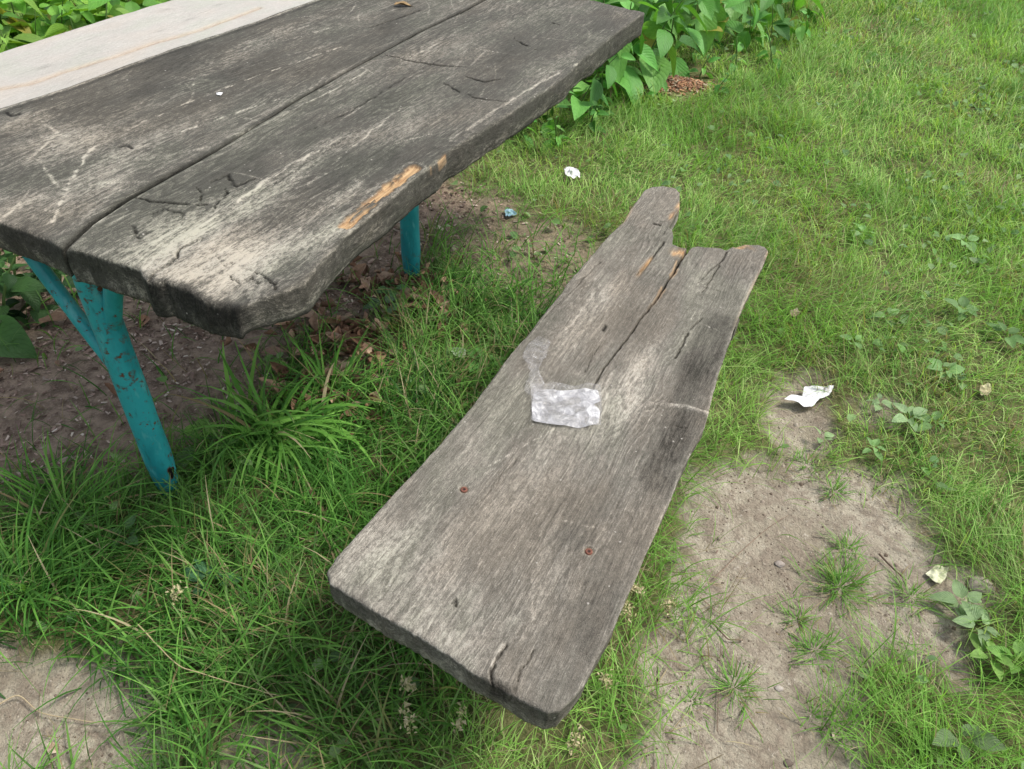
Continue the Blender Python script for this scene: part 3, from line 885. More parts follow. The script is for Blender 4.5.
def table_right_feats(U, N):
    dz = np.zeros(U.shape); R = np.zeros(U.shape); G = np.zeros(U.shape); B = np.zeros(U.shape)
    a, b = wob(U, N, 301, .07); Uw, Nw = U + a * 2.2, N + b
    def px(x, y): return un(x, y, ZT)
    for (x, y, su, sn, v) in ((190, 255, .12, .12, .55), (150, 255, .08, .06, .3), (235, 265, .12, .06, .55), (270, 190, .16, .03, .35), (330, 150, .18, .03, .28), (210, 215, .10, .05, .35), (300, 245, .09, .05, .38),
                              (400, 130, .18, .035, .22), (360, 175, .20, .03, .22), (470, 60, .2, .03, .22), (560, 60, .3, .03, .18), (420, 55, .25, .04, .20), (520, 20, .3, .06, .12), (330, 200, .12, .02, .3)):
        cu, cn = px(x, y); R += v * blob(Uw, Nw, cu, cn, su, sn)
    for (x, y, su, sn, v) in ((330, 175, .11, .05, .22), (390, 160, .14, .05, .28), (280, 215, .06, .03, .2), (500, 50, .12, .06, .25), (250, 160, .1, .04, .22), (590, 30, .2, .08, .12), (150, 205, .05, .03, .12)):
        cu, cn = px(x, y); B += v * blob(Uw, Nw, cu, cn, su, sn)
    R *= .55 + .9 * fbm(U * 14, N * 60, 303)
    def crack(pts, w, dep, dk=1.0, raw=False):
        nonlocal dz, B
        pl = pts if raw else P2(pts, ZT)
        j = (fbm(U * 45, N * 45, 305, 3) - .5) * .013
        d, t = seg_dist(U + j, N + j, pl); ww = w * (.35 + .65 * np.sin(np.pi * np.clip(t, .06, .94)))
        ww = ww * .6; k = np.exp(-(d / ww) ** 2) * sst(.25, .5, fbm(U * 40, N * 60, 306, 3)); dz -= dep * k; B[:] = np.maximum(B, dk * 1.3 * k + .25 * np.exp(-(d / (ww * 2.6)) ** 2) * vn(U * 150, N * 150, 307))
    def ridge(pts, w, v, hh=0):
        nonlocal dz
        j = (fbm(U * 30, N * 30, 309, 2) - .5) * .012
        d, t = seg_dist(U + j, N + j, P2(pts, ZT)); k = np.exp(-(d / (w * .7)) ** 2); R[:] = R + v * k * 1.5 * sst(.35, .65, fbm(U * 30, N * 220, 311, 3)); dz += hh * k
    crack([(127, 193), (150, 201), (200, 205), (216, 203)], .0035, .007)
    crack([(198, 187), (201, 205)], .003, .007); crack([(228, 188), (213, 213)], .0028, .006)
    crack([(212, 182), (228, 174), (236, 186), (258, 178)], .005, .007, .9)
    crack([(146, 280), (155, 272), (172, 262), (182, 247), (205, 236)], .004, .010)
    crack([(130, 226), (137, 238), (148, 232)], .006, .007, .8)
    crack([(152, 214), (165, 208), (182, 214), (176, 222), (156, 222)], .004, .004, .7)
    crack([(218, 255), (226, 268), (240, 285)], .003, .005); crack([(228, 262), (256, 270), (275, 284), (275, 292)], .003, .005)
    crack([(252, 277), (257, 283)], .008, .006, .9)
    crack([(514, 38), (524, 45), (537, 50)], .005, .006); crack([(468, 77), (484, 82), (500, 79)], .005, .006)
    crack([(443, 83), (458, 91), (473, 97), (510, 102)], .004, .004, .8); crack([(387, 55), (410, 61), (440, 66), (467, 67)], .004, .005)
    crack([(553, 23), (560, 25)], .006, .004)
    crack([(300, 135), (350, 112), (410, 75), (440, 60)], .003, .003, .55)
    crack([(250, 200), (300, 168), (365, 125)], .003, .002, .4)
    ridge([(180, 240), (233, 205), (280, 172), (340, 137)], .008, .6, .002); ridge([(60, 245), (90, 225), (125, 204)], .007, .65); ridge([(283, 115), (340, 86), (372, 68)], .005, .5, .002)
    ridge([(300, 190), (350, 150), (400, 108)], .004, .5); ridge([(405, 60), (480, 20), (520, 0)], .004, .35); ridge([(585, 60), (540, 82), (500, 108), (450, 140)], .008, .45)
    ridge([(340, 120), (372, 100)], .005, .4)
    # fresh break along the right edge
    q, t = seg_dist(U + (fbm(U * 60, N * 60, 315, 2) - .5) * .02, N + (fbm(U * 60, N * 60, 316, 2) - .5) * .014, P2([(346, 226), (368, 205), (392, 184), (414, 168)], ZT))
    k = sst(.016, .008, q) * sst(.30, .42, fbm(U * 25, N * 160, 318, 3)); G += k * 1.0; dz -= .007 * k; R += .3 * np.exp(-((q - .023) / .006) ** 2)
    q, t = seg_dist(U, N + (vn(U * 60, N * 60, 317) - .5) * .008, P2([(418, 180), (432, 166), (446, 154)], ZT))
    G += .8 * sst(.005, .0015, q) * sst(.35, .5, fbm(U * 30, N * 120, 319, 3)); dz -= .003 * sst(.008, .003, q)
    # green-brown fill in the groove along the joint
    jd = N - np.interp(U, gu, gn)
    near_ = sst(1.35, .9, U)
    B += .38 * np.exp(-(jd / .007) ** 2); R += .25 * np.exp(-((jd - .016) / .007) ** 2) * fbm(U * 30, N * 60, 340); dz -= .006 * np.exp(-(jd / .010) ** 2) * near_ + .003 * np.exp(-(jd / .006) ** 2)
    R += scratches(U, N, 330, 60)
    # splintered wane at the near corner
    cu, cn = px(236, 304); k = blob(U, N, cu, cn, .035, .05); dz -= .004 * k * vn(U * 60, N * 60, 320)
    B += .8 * np.exp(-((U - u0r_fn(N)) / .012) ** 2) * sst(-1.03, -1.0, N)
    return dz, np.clip(R, 0, 1.2), np.clip(G, 0, 1), np.clip(B, 0, 1.4)


def table_left_feats(U, N):
    dz = np.zeros(U.shape); R = np.zeros(U.shape); G = np.zeros(U.shape); B = np.zeros(U.shape)
    a, b = wob(U, N, 401, .07); Uw, Nw = U + a * 2, N + b
    def px(x, y): return un(x, y, ZT)
    for (x, y, su, sn, v) in ((70, 140, .14, .10, .42), (120, 165, .12, .05, .30), (30, 120, .08, .05, .3), (50, 200, .10, .08, .25), (100, 190, .06, .04, .28), (250, 50, .22, .05, .18), (10, 210, .07, .06, .25), (290, 30, .3, .04, .18), (180, 130, .16, .04, .18)):
        cu, cn = px(x, y); R += v * blob(Uw, Nw, cu, cn, su, sn)
    for (x, y, su, sn, v) in ((200, 55, .22, .10, .26), (60, 110, .07, .05, .18), (230, 80, .15, .08, .15), (380, 35, .15, .07, .25), (120, 100, .15, .06, .15), (30, 170, .05, .05, .12)):
        cu, cn = px(x, y); B += v * blob(Uw, Nw, cu, cn, su, sn)
    R *= .5 + 1.0 * fbm(U * 14, N * 60, 403)
    def ln(pts, w, v, dep=0, dark=0):
        nonlocal dz
        j = (fbm(U * 30, N * 30, 409, 2) - .5) * .010
        d, t = seg_dist(U + j, N + j, P2(pts, ZT)); k = np.exp(-(d / w) ** 2)
        R[:] = R + v * k * 1.15 * sst(.38, .62, fbm(U * 60, N * 140, 411, 3)); dz -= dep * k; B[:] = np.maximum(B, dark * k)
    ln([(93, 147), (75, 175), (63, 193), (60, 205), (50, 223)], .0035, .8); ln([(38, 160), (55, 180), (66, 192)], .003, .6); ln([(45, 210), (62, 212)], .003, .5)
    ln([(38, 117), (60, 135), (90, 140)], .004, .5)
    ln([(120, 133), (177, 107), (253, 77), (340, 47)], .0025, .8, .001); ln([(160, 140), (253, 107), (287, 97)], .0022, .8); ln([(135, 108), (160, 92), (200, 76)], .002, .4)
    ln([(178, 114), (193, 97), (194, 84)], .0025, .7); ln([(290, 40), (340, 25)], .003, .5)
    ln([(250, 66), (300, 52), (345, 40)], .002, .45)
    ln([(150, 173), (180, 160), (215, 143), (265, 122)], .0035, .4)
    ln([(5, 113), (12, 116), (20, 114)], .003, 0, .003, 1.2); ln([(118, 147), (127, 145), (132, 148)], .004, 0, .003, 1.1)
    ln([(0, 30), (60, 10)], .004, 0, .002, .5)
    ln([(371, 27), (395, 19), (420, 10)], .003, 0, .004, .9); ln([(470, 12), (478, 14)], .004, 0, .003, .9)
    R += scratches(U, N, 430, 80)
    jd = np.interp(U, gu, gn) - N
    R += .35 * np.exp(-((jd - .012) / .006) ** 2) * vn(U * 20, N * 4, 415)
    B += .45 * np.exp(-(jd / .007) ** 2)
    ed = N - np.interp(U, leu, len_)
    R += .45 * np.exp(-((ed - .012) / .006) ** 2); B += .4 * np.exp(-((ed - .026) / .008) ** 2)
    return dz, np.clip(R, 0, 1.2), np.clip(G, 0, 1), np.clip(B, 0, 1.4)


gj = (fbm(gu * 30, gu * 0, 341, 2) - .5) * .006
gR = (gu, gn + .002 + gj); gL = (gu, gn - .002 + gj)
nearR = [(66, 248), (75, 249), (90, 253), (105, 258), (120, 262), (138, 268), (146, 280), (155, 281), (165, 280), (178, 285), (190, 290), (205, 300), (220, 304), (236, 306)]
Sr, Ur = stab(nearR, ZT, gR, (reu, ren))
Sr[0] = 0; Sr[-1] = 1
_nr = np.interp(Sr, [0, 1], [gn[0], ren[0]])


def u0r_fn(N): return np.interp(N, _nr, Ur)


tp_far = (np.array([0., 1.]), np.array([2.70, 2.645]))


def prof_tr(d, which, pU, pN):
    out = np.zeros(len(which))
    # near end: the sawn end slopes outward below a chamfer; right side is a rough natural edge
    ne = which == 0; out[ne] = (.006 * sst(-1.03, -.95, pN[ne])) * math.sin(d * math.pi * .6) + .001
    rt = which == 1; out[rt] = .004 * math.sin(d * math.pi) - .006 * d
    gp = which == 3; out[gp] = -.004 * d
    return out


def prof_tl(d, which, pU, pN):
    out = np.zeros(len(which)); out[which == 1] = -.010 * d; out[which == 0] = .003 * math.sin(d * 3)
    return out


ZL = ZT - tz0
plank('plank', table, TORG, MW_TABLE, gR, (reu, ren), (Sr, Ur), tp_far, ZL, .074, .0034, table_right_feats, prof_tr, 50, .0016, 'cracked right-hand plank with bleached corner and fresh orange break')
Sl, Ul = stab([(-120, 178), (-60, 200), (0, 222), (30, 232), (45, 238), (56, 243), (64, 247)], ZT, (leu, len_), gL)
Sl = np.concatenate([[0], Sl]); Ul = np.concatenate([[.70], Ul]); Sl[-1] = 1
Sl = np.clip(Sl, 0, 1)
plank('plank', table, TORG, MW_TABLE, (leu, len_), gL, (Sl, Ul), (np.array([0., 1.]), np.array([2.72, 2.70])), ZL, .068, .0040, table_left_feats, prof_tl, 80, .0012, 'wide dark left-hand plank with scratched grey patches')


def tube(path, rad, seg=20, rustfn=None, dent=0.0, seed=0):
    """path: (K,3) points, rad: (K,) radii -> verts, quads, cols"""
    path = np.array(path, float); rad = np.array(rad, float)
    V = []; C = []
    for i, p in enumerate(path):
        t = path[min(i + 1, len(path) - 1)] - path[max(i - 1, 0)]; t /= np.linalg.norm(t)
        a = np.cross(t, (0.3, 1, .1)); a /= np.linalg.norm(a); b = np.cross(t, a)
        for j in range(seg):
            th = j / seg * 2 * math.pi
            r = rad[i] * (1 + dent * (float(vn(np.array([i * .35]), np.array([math.cos(th) * 2 + math.sin(th) * 3]), seed)[0]) - .5))
            q = p + (a * math.cos(th) + b * math.sin(th)) * r
            V.append(q); C.append(rustfn(q, i / (len(path) - 1)) if rustfn else (0, 0, 0))
    idx = np.arange(len(path) * seg).reshape(len(path), seg)
    nx = np.roll(idx, -1, 1)
    f = np.stack([idx[:-1], nx[:-1], nx[1:], idx[1:]], -1).reshape(-1, 4)
    return np.array(V), f, np.array(C)


def leg_assembly(u, n, label, right_branch=True):
    lx, ly = u - TORG[0], -(n - TORG[1])
    wx_, wy_ = wxy(u, n); g0 = gz1(wx_, wy_) - tz0
    zs = np.linspace(-.10 + g0, ZL - .071, 46)
    r = np.interp(zs - g0, [-.1, .0, .06, .12, .68], [.019, .023, .029, .0325, .030])
    def rf(q, t):
        z = q[2] - g0
        return (float(np.clip(1 - z / .16, 0, 1)) * .9 + (.5 if z > .36 else 0), 0, 0)
    V, f, C = tube(np.stack([np.full(46, lx), np.full(46, ly), zs], -1), r, 28, rf, .05, 3)
    leg = nmesh('leg', V, f, M_PAINT, table, cols=C); leg['label'] = label
    # forked head: three pipes up to the planks
    for (dy, dx, r0, zb0) in ((.20, .0, .016, .36), (-.085, .0, .018, .50)):
        top = ZL - .070
        pts = [(lx + dx * s, ly + dy * (s ** .9), zb0 + (top - zb0) * s) for s in np.linspace(0, 1, 14)]
        V, f, C = tube(pts, np.full(14, r0), 20, lambda q, t: (.35 * (t < .25), 0, 0), .04, 5)
        nmesh('branch', V, f, M_PAINT, leg, cols=C)
    # flat bar welded under the planks
    import bmesh
    bm = bmesh.new(); bmesh.ops.create_cube(bm, size=1)
    for v in bm.verts: v.co = Vector((lx + v.co.x * .045, ly + v.co.y * .80, ZL - .074 + v.co.z * .008))
    bmesh.ops.bevel(bm, geom=bm.edges[:], offset=.002, segments=2)
    me = bpy.data.meshes.new('crossbar'); bm.to_mesh(me); bm.free(); me.materials.append(M_PAINT)
    o = bpy.data.objects.new('crossbar', me); COL.objects.link(o); o.parent = leg
    return leg


uL, nLg = un(171, 492, 0.0); uR, nRg = un(412, 280, 0.0)
leg1 = leg_assembly(uL, nLg, 'forked teal leg with a rust hole near its foot')
leg2 = leg_assembly(uR, nRg, 'straight teal leg under the middle of the table')
# rust hole: a ragged dark pit plate on the pipe wall facing the photographer
def rust_hole():
    lx, ly = uL - TORG[0], -(nLg - TORG[1])
    wx_, wy_ = wxy(uL, nLg)
    d = np.array([-wx_, -wy_]); d /= np.linalg.norm(d)
    ang = math.atan2(d[1], d[0]) - ANG + .55
    V, C = [], []
    g0 = gz1(wx_, wy_) - tz0
    for rr in (1.0, .80, .1):
        for k in range(14):
            th = k / 14 * 2 * math.pi; rad = rr * (1 + .25 * math.sin(3 * th + 1))
            az = ang + math.cos(th) * rad * .30; z = g0 + .092 + math.sin(th) * rad * .020
            R_ = float(np.interp(z - g0, [-.1, .0, .06, .12, .68], [.019, .023, .029, .0325, .030])) + .0016 + (.0006 if rr < 1 else 0)
            V.append((lx + math.cos(az) * R_, ly + math.sin(az) * R_, z)); C.append((.16, .06, .03) if rr == 1 else (.008, .006, .005))
    idx = np.arange(42).reshape(3, 14); nx = np.roll(idx, -1, 1)
    f = np.stack([idx[:-1], nx[:-1], nx[1:], idx[1:]], -1).reshape(-1, 4)
    nmesh('rust_hole', V, [f, idx[2][None, :]], M_RUST, leg1, cols=np.array(C))
rust_hole()

# ---------------- near bench
ZB = .42
BORG = (1.35, -.34)
bx_, by_ = wxy(*BORG)
bench = empty('wooden_bench', (bx_, by_, gz1(bx_, by_)), ANG)
tag(bench, 'grey weathered plank bench with a split broken far end, in front of the table', 'bench')
ble = sorted(P2([(348, 543), (377, 512), (404, 482), (433, 452), (477, 399), (507, 359), (540, 319), (585, 263), (612, 232), (624, 221), (635, 202), (645, 187)], ZB))
bre = sorted(P2([(580, 690), (600, 655), (617, 622), (640, 570), (660, 522), (682, 470), (705, 426), (710, 408), (713, 392), (720, 370), (735, 325), (750, 291), (765, 262), (769, 250)], ZB))
bL = (np.array([.3] + [p[0] for p in ble]), np.array([ble[0][1] - .002] + [p[1] for p in ble]))
bR = (np.array([.3] + [p[0] for p in bre]), np.array([bre[0][1] + .004] + [p[1] for p in bre]))
Sn, Un = stab([(345, 547), (334, 560), (327, 572), (330, 583), (340, 589), (373, 610), (417, 635), (450, 656), (473, 673), (500, 686), (527, 703), (547, 712), (560, 710), (573, 698), (582, 685)], ZB, bL, bR)
Sn = np.clip(Sn, 0, 1); Sn[0] = 0; Sn[-1] = 1
farp = [(645, 187), (654, 183), (663, 182), (676, 184), (681, 189), (680.5, 204), (671, 214), (666, 225), (673, 231), (672.5, 243), (680, 246), (689, 248), (698, 246), (711, 247), (728, 248), (734, 244), (748, 242), (765, 245), (769, 250)]
fq = P2(farp, ZB)
fs = np.array([(n - np.interp(u, *bL)) / (np.interp(u, *bR) - np.interp(u, *bL)) for u, n in fq])
fs = np.maximum.accumulate(fs + np.arange(len(fs)) * 1e-6)
for i in range(1, len(fs)):
    if fs[i] <= fs[i - 1] + .004: fs[i] = fs[i - 1] + .004
fs = (fs - fs[0]) / (fs[-1] - fs[0]); fu = np.array([p[0] for p in fq])


def bench_feats(U, N):
    dz = np.zeros(U.shape); R = np.zeros(U.shape); G = np.zeros(U.shape); B = np.zeros(U.shape)
    a, b = wob(U, N, 501, .06); Uw, Nw = U + a * 2, N + b
    def px(x, y): return un(x, y, ZB)
    for (x, y, su, sn, v) in ((622, 405, .12, .035, .50), (640, 370, .10, .03, .3), (380, 560, .10, .08, .30), (440, 600, .08, .10, .16), (520, 490, .18, .06, .16), (450, 640, .05, .08, .25), (560, 440, .12, .05, .15), (600, 300, .2, .03, .22), (555, 340, .05, .03, .25), (640, 480, .12, .03, .15),
                              (350, 570, .08, .04, .25), (660, 250, .1, .03, .12), (540, 600, .1, .05, .16), (700, 300, .12, .03, .12), (470, 450, .3, .02, .16)):
        cu, cn = px(x, y); R += v * blob(Uw, Nw, cu, cn, su, sn)
    for (x, y, su, sn, v) in ((690, 375, .09, .032, .40), (680, 440, .10, .045, .36), (655, 475, .08, .03, .2), (545, 345, .06, .04, .16), (560, 550, .12, .05, .14), (610, 590, .10, .05, .14), (650, 300, .15, .05, .12), (720, 290, .12, .05, .12), (580, 640, .10, .06, .18), (480, 560, .08, .04, .1), (660, 215, .12, .05, .12)):
        cu, cn = px(x, y); B += v * blob(Uw, Nw, cu, cn, su, sn)
    R *= .5 + 1.0 * fbm(U * 14, N * 70, 503)
    d, t = seg_dist(U + (fbm(U * 20, N * 40, 521) - .5) * .05, N + (fbm(U * 16, N * 90, 522) - .5) * .06, P2([(722, 322), (703, 360), (692, 395), (680, 432), (662, 480)], ZB))
    B += .46 * sst(.052, .024, d) * (.55 + .45 * (1 - t)); R *= 1 - .8 * sst(.045, .028, d)
    def crack(pts, w, dep, dk=1.0, fresh=0, taper=True, jit=.006):
        nonlocal dz
        j = (fbm(U * 50, N * 50, 505, 3) - .5) * (jit * (1 if fresh else 1.5))
        d, t = seg_dist(U + j, N + j, P2(pts, ZB)); ww = w * ((.3 + .7 * t) if taper else .6) * (.6 + .8 * fbm(U * 50, N * 50, 506, 2))
        k = np.exp(-(d / ww) ** 2); dz -= dep * k; B[:] = np.maximum(B, dk * 1.25 * k)
        if fresh: G[:] = np.maximum(G, fresh * np.exp(-((d - ww * 2.1) / (ww * 1.2)) ** 2) * sst(.45, .7, t) * sst(.42, .6, vn(U * 30, N * 60, 507)))
    crack([(592, 388), (605, 367), (622, 345), (640, 320), (658, 297), (674, 272), (684, 254), (690, 247)], .0030, .024, 1.0, .55)
    crack([(636, 275), (652, 258), (664, 242)], .0025, .006, .9, 0)
    crack([(700, 295), (716, 270), (728, 250)], .0022, .006, .9); crack([(690, 330), (702, 318)], .003, .004, .6)
    crack([(688, 333), (681, 348), (675, 358)], .0035, .006, .9, 0, False)
    crack([(585, 372), (600, 345)], .002, .003, .6, 0, False); crack([(603, 330), (606, 326)], .006, .004, .9, 0, False)
    crack([(498, 690), (491, 676), (494, 662), (505, 646)], .0035, .006, .9, 0, False); crack([(515, 690), (522, 670), (534, 650)], .0025, .004, .7, 0, False)
    crack([(655, 223), (661, 224)], .006, .008, 1.2, 0, False)
    crack([(676, 426), (686, 428)], .003, .004, .7, 0, False)
    crack([(697, 283), (718, 262)], .002, .004, .6); crack([(702, 286), (722, 290)], .0015, .002, .5, 0, False)
    crack([(452, 603), (456, 599), (455, 606)], .003, .003, .9, 0, False)
    crack([(545, 318), (600, 262)], .002, .003, .5); crack([(430, 560), (520, 455)], .0016, .002, .35); crack([(600, 540), (670, 400)], .0016, .002, .3)
    # bleached scratches
    def ln(pts, w, v, hh=0):
        nonlocal dz
        j = (fbm(U * 30, N * 30, 509, 2) - .5) * .008
        d, t = seg_dist(U + j, N + j, P2(pts, ZB)); k = np.exp(-(d / w) ** 2); R[:] = R + v * k * 1.1 * sst(.38, .62, fbm(U * 60, N * 160, 511, 3)); dz += hh * k
    ln([(485, 468), (520, 448), (556, 428)], .002, .7); ln([(470, 480), (500, 466)], .002, .5); ln([(600, 395), (615, 370)], .003, .5)
    ln([(560, 335), (575, 320), (600, 285)], .004, .45); ln([(716, 330), (690, 318)], .0018, .6); ln([(505, 646), (492, 668), (486, 676)], .005, .7, .002)
    ln([(560, 520), (600, 528), (618, 535)], .003, .4); ln([(548, 300), (590, 285)], .002, .3); ln([(640, 500), (670, 430)], .002, .35); ln([(555, 610), (600, 535)], .002, .3)
    R += scratches(U, N, 530, 45, .3)
    # raised buckle of fibres crossing the right part, light on its crest painted pale
    j = (fbm(U * 30, N * 30, 513, 2) - .5) * .010
    d, t = seg_dist(U + j, N + j, P2([(650, 404), (668, 406), (684, 408), (708, 416)], ZB))
    k = np.exp(-(d / .009) ** 2); dz += .010 * k * (.4 + .6 * t); R += .8 * np.exp(-((d) / .006) ** 2) * (.4 + vn(U * 120, N * 40, 515)) * (.4 + .6 * t); B *= 1 - .7 * k
    # rusted screw hollows
    for x, y in ((464, 489), (589, 551)):
        cu, cn = px(x, y); r = np.hypot(U - cu, N - cn); dz -= .004 * sst(.011, .006, r); R += .25 * np.exp(-((r - .011) / .003) ** 2); G += .30 * sst(.010, .006, r)
    # chipped near rim
    cu, cn = px(500, 686); B += .9 * blob(U, N, cu, cn, .006, .02); dz -= .008 * blob(U, N, cu, cn, .008, .022)
    # fresh spots where it broke off
    for (x, y, su, sn, v) in ((679, 250, .022, .015, 1.3), (741, 245, .010, .028, .9), (643, 268, .025, .006, .9), (648, 262, .02, .005, .8), (682, 200, .04, .007, 1.0), (672, 214, .03, .006, .8)):
        cu, cn = px(x, y); G += v * blob(Uw, N, cu, cn, su, sn) * (.5 + .8 * vn(U * 60, N * 90, 517)); dz -= .006 * blob(U, N, cu, cn, su, sn)
    re = np.interp(U, *bR) - N
    G += .45 * np.exp(-(re / .004) ** 2) * sst(1.5, 1.9, U) * vn(U * 14, U * 0, 519); R += .25 * np.exp(-(re / .006) ** 2)
    le = N - np.interp(U, *bL)
    G += .6 * np.exp(-(le / .005) ** 2) * blob(U, U * 0, px(627, 217)[0], 0, .05, 1); R += .22 * np.exp(-(le / .008) ** 2)
    # the narrow far tongue sags a little
    dz -= .012 * sst(1.95, 2.25, U)
    # shadow-side board between the two splits sits lower
    dz -= .006 * sst(1.6, 1.9, U) * sst(-.27, -.24, N) * sst(-.17, -.2, N)
    return dz, np.clip(R, 0, 1.2), np.clip(G, 0, 1), np.clip(B, 0, 1.4)


def prof_b(d, which, pU, pN):
    out = np.zeros(len(which)); out[which == 0] = .003 * math.sin(d * 2.6) - .003 * d; out[which == 1] = -.006 * d; out[which == 3] = -.004 * d
    out = np.convolve(np.concatenate([out[-12:], out, out[:12]]), np.ones(25) / 25, 'valid')
    return out


bz = bench.location.z
seat = plank('seat', bench, BORG, MW_BENCH, bL, bR, (Sn, Un), (fs, fu), ZB - bz, .062, .0023, bench_feats, prof_b, 110, .0010)


def screw(x, y):
    u, n = un(x, y, ZB)
    V = []; C = []
    for rr, z in ((.0068, -.001), (.0064, .0008), (.0040, .0014), (.0022, .0002)):
        for k in range(16):
            th = k / 16 * 6.2832; V.append((u - BORG[0] + rr * math.cos(th), -(n - BORG[1]) + rr * math.sin(th), ZB - bz - .0015 + z)); C.append((.20, .085, .06) if rr > .003 else (.05, .025, .02))
    idx = np.arange(64).reshape(4, 16); nx = np.roll(idx, -1, 1)
    nmesh('screw', V, [np.stack([idx[:-1], nx[:-1], nx[1:], idx[1:]], -1).reshape(-1, 4), idx[3][None, :]], M_RUST, seat, cols=np.array(C))


screw(464, 489); screw(589, 551)


def bench_leg(parent, org, u, n, z1, r=.028):
    wx_, wy_ = wxy(u, n); pz = parent.location.z; g0 = gz1(wx_, wy_) - pz
    lx, ly = u - org[0], -(n - org[1])
    zs = np.linspace(g0 - .08, z1, 24)
    V, f, C = tube(np.stack([np.full(24, lx), np.full(24, ly), zs], -1), np.full(24, r), 22, lambda q, t: (1.0 - t * .3, 0, 0), .04, 8)
    o = nmesh('leg', V, f, M_PAINT, parent, cols=C)
    return o


import bmesh


def cleat(parent, org, u, n, ln_, zt, w=.05, h=.045, mat=None):
    bm = bmesh.new(); bmesh.ops.create_cube(bm, size=1)
    for v in bm.verts: v.co = Vector((u - org[0] + v.co.x * w, -(n - org[1]) + v.co.y * ln_, zt - h / 2 + v.co.z * h))
    bmesh.ops.bevel(bm, geom=bm.edges[:], offset=.004, segments=2)
    lay = bm.verts.layers.float_color.new('tint')
    for v in bm.verts: v[lay] = (0, 0, .35, 1)
    me = bpy.data.meshes.new('crossbar'); bm.to_mesh(me); bm.free(); me.materials.append(mat or MW_BENCH)
    o = bpy.data.objects.new('crossbar', me); COL.objects.link(o); o.parent = parent


cu_, cn_ = un(622, 613, .335)
for uu in (cu_ + .01, 1.72):
    bench_leg(bench, BORG, uu, -.34, ZB - bz - .097)
    cleat(bench, BORG, uu, -.335, .43 if uu < 1 else .40, ZB - bz - .0635)

# ---------------- far bench
FORG = (2.1, -2.78)
fx_, fy_ = wxy(*FORG)
bench2 = empty('wooden_bench', (fx_, fy_, gz1(fx_, fy_)), ANG)
tag(bench2, 'pale new-looking plank bench on the far side of the table', 'bench')
fle = sorted(P2([(0, 52), (60, 33), (120, 15), (170, 0)], ZB))
fL = (np.array([.9] + [p[0] for p in fle] + [3.3]), np.array([fle[0][1] - .01] + [p[1] for p in fle] + [fle[-1][1] + .01]))
fR = (np.array([.9, 3.3]), np.array([-2.50, -2.47]))


def far_feats(U, N):
    dz = np.zeros(U.shape); R = np.zeros(U.shape) + .15 * fbm(U * 4, N * 14, 601); G = np.zeros(U.shape); B = np.zeros(U.shape)
    j = (fbm(U * 8, N * 8, 605, 2) - .5) * .02
    d, t = seg_dist(U + j, N + j, P2([(-60, 100), (0, 89), (28, 84), (60, 73), (110, 58), (155, 42), (200, 30), (260, 8)], ZB))
    k = np.exp(-(d / .008) ** 2); dz -= .008 * k; B += .55 * k; G += .30 * np.exp(-(d / .018) ** 2)
    for (x, y) in ((45, 67), (160, 31), (190, 19), (218, 5), (165, 10), (88, 66)):
        cu, cn = un(x, y, ZB); B += .40 * blob(U, N, cu, cn, .035, .012)
    return dz, R, np.clip(G, 0, 1), np.clip(B, 0, .74)


plank('seat', bench2, FORG, MW_PALE, fL, fR, (np.array([0., 1.]), np.array([.92, .90])), (np.array([0., 1.]), np.array([3.22, 3.24])), ZB - bench2.location.z, .05, .007, far_feats, prof_b, 140, .0016)
for uu in (1.25, 2.85):
    bench_leg(bench2, FORG, uu, -2.77, ZB - bench2.location.z - .088)
    cleat(bench2, FORG, uu, -2.77, .44, ZB - bench2.location.z - .0515, mat=MW_PALE)

# ------------------------------------------------------------------ litter things


def sheet(name, px_list, z, mat, amp=.01, n=26, parent=None, origin=None, seed=0, fold=0, lift=0.0):
    """crumpled sheet whose outline is a quad/poly measured on the plane z"""
    pts = np.array([at(a, b, z) for a, b in px_list])
    ctr = pts.mean(0) if origin is None else np.array(origin[:2])
    m = len(pts)
    V = []
    rings = n
    c0 = pts.mean(0)
    # polar grid over the outline, dense
    K = 72
    per = []
    seglen = np.linalg.norm(np.roll(pts, -1, 0) - pts, axis=1); cum = np.concatenate([[0], np.cumsum(seglen)])
    for k in range(K):
        s = k / K * cum[-1]; i = min(int(np.searchsorted(cum, s, 'right') - 1), m - 1); t = (s - cum[i]) / seglen[i]
        per.append(pts[i] * (1 - t) + pts[(i + 1) % m] * t)
    per = np.array(per)
    rr = np.linspace(0.02, 1, rings)
    P = c0[None, None, :] + (per - c0)[None, :, :] * rr[:, None, None]
    x, y = P[..., 0], P[..., 1]
    ext = float(np.ptp(per[:, 0])); fq_ = 2.4 / max(ext, .02)
    amp = min(amp, ext * .16); lift = min(lift, ext * .35)
    nz = fbm(x * fq_ * 1.6 + seed, y * fq_ * 1.6, 700 + seed, 4); rz = np.clip(np.abs(fbm(x * fq_ + seed, y * fq_, 720 + seed, 2) - .5) * 5, 0, 1)
    zz = amp * (nz * 1.0 + (1 - rz) * .9) + lift
    x = x + (fbm(P[..., 0] * 60, P[..., 1] * 60, 730 + seed) - .5) * amp * .6
    base = z if z > .1 else gz(x.ravel(), y.ravel()).reshape(x.shape)
    Vv = np.stack([x - ctr[0], y - ctr[1], base + zz - (origin[2] if origin is not None else 0)], -1).reshape(-1, 3)
    idx = np.arange(rings * K).reshape(rings, K); nx = np.roll(idx, -1, 1)
    f = np.stack([idx[:-1], nx[:-1], nx[1:], idx[1:]], -1).reshape(-1, 4)
    o = nmesh(name, Vv, [f, idx[0][::-1][None, :]], mat, parent)
    if parent is None and origin is None:
        zc = float(Vv[:, 2].min())
        o.location = (ctr[0], ctr[1], 0)
    return o


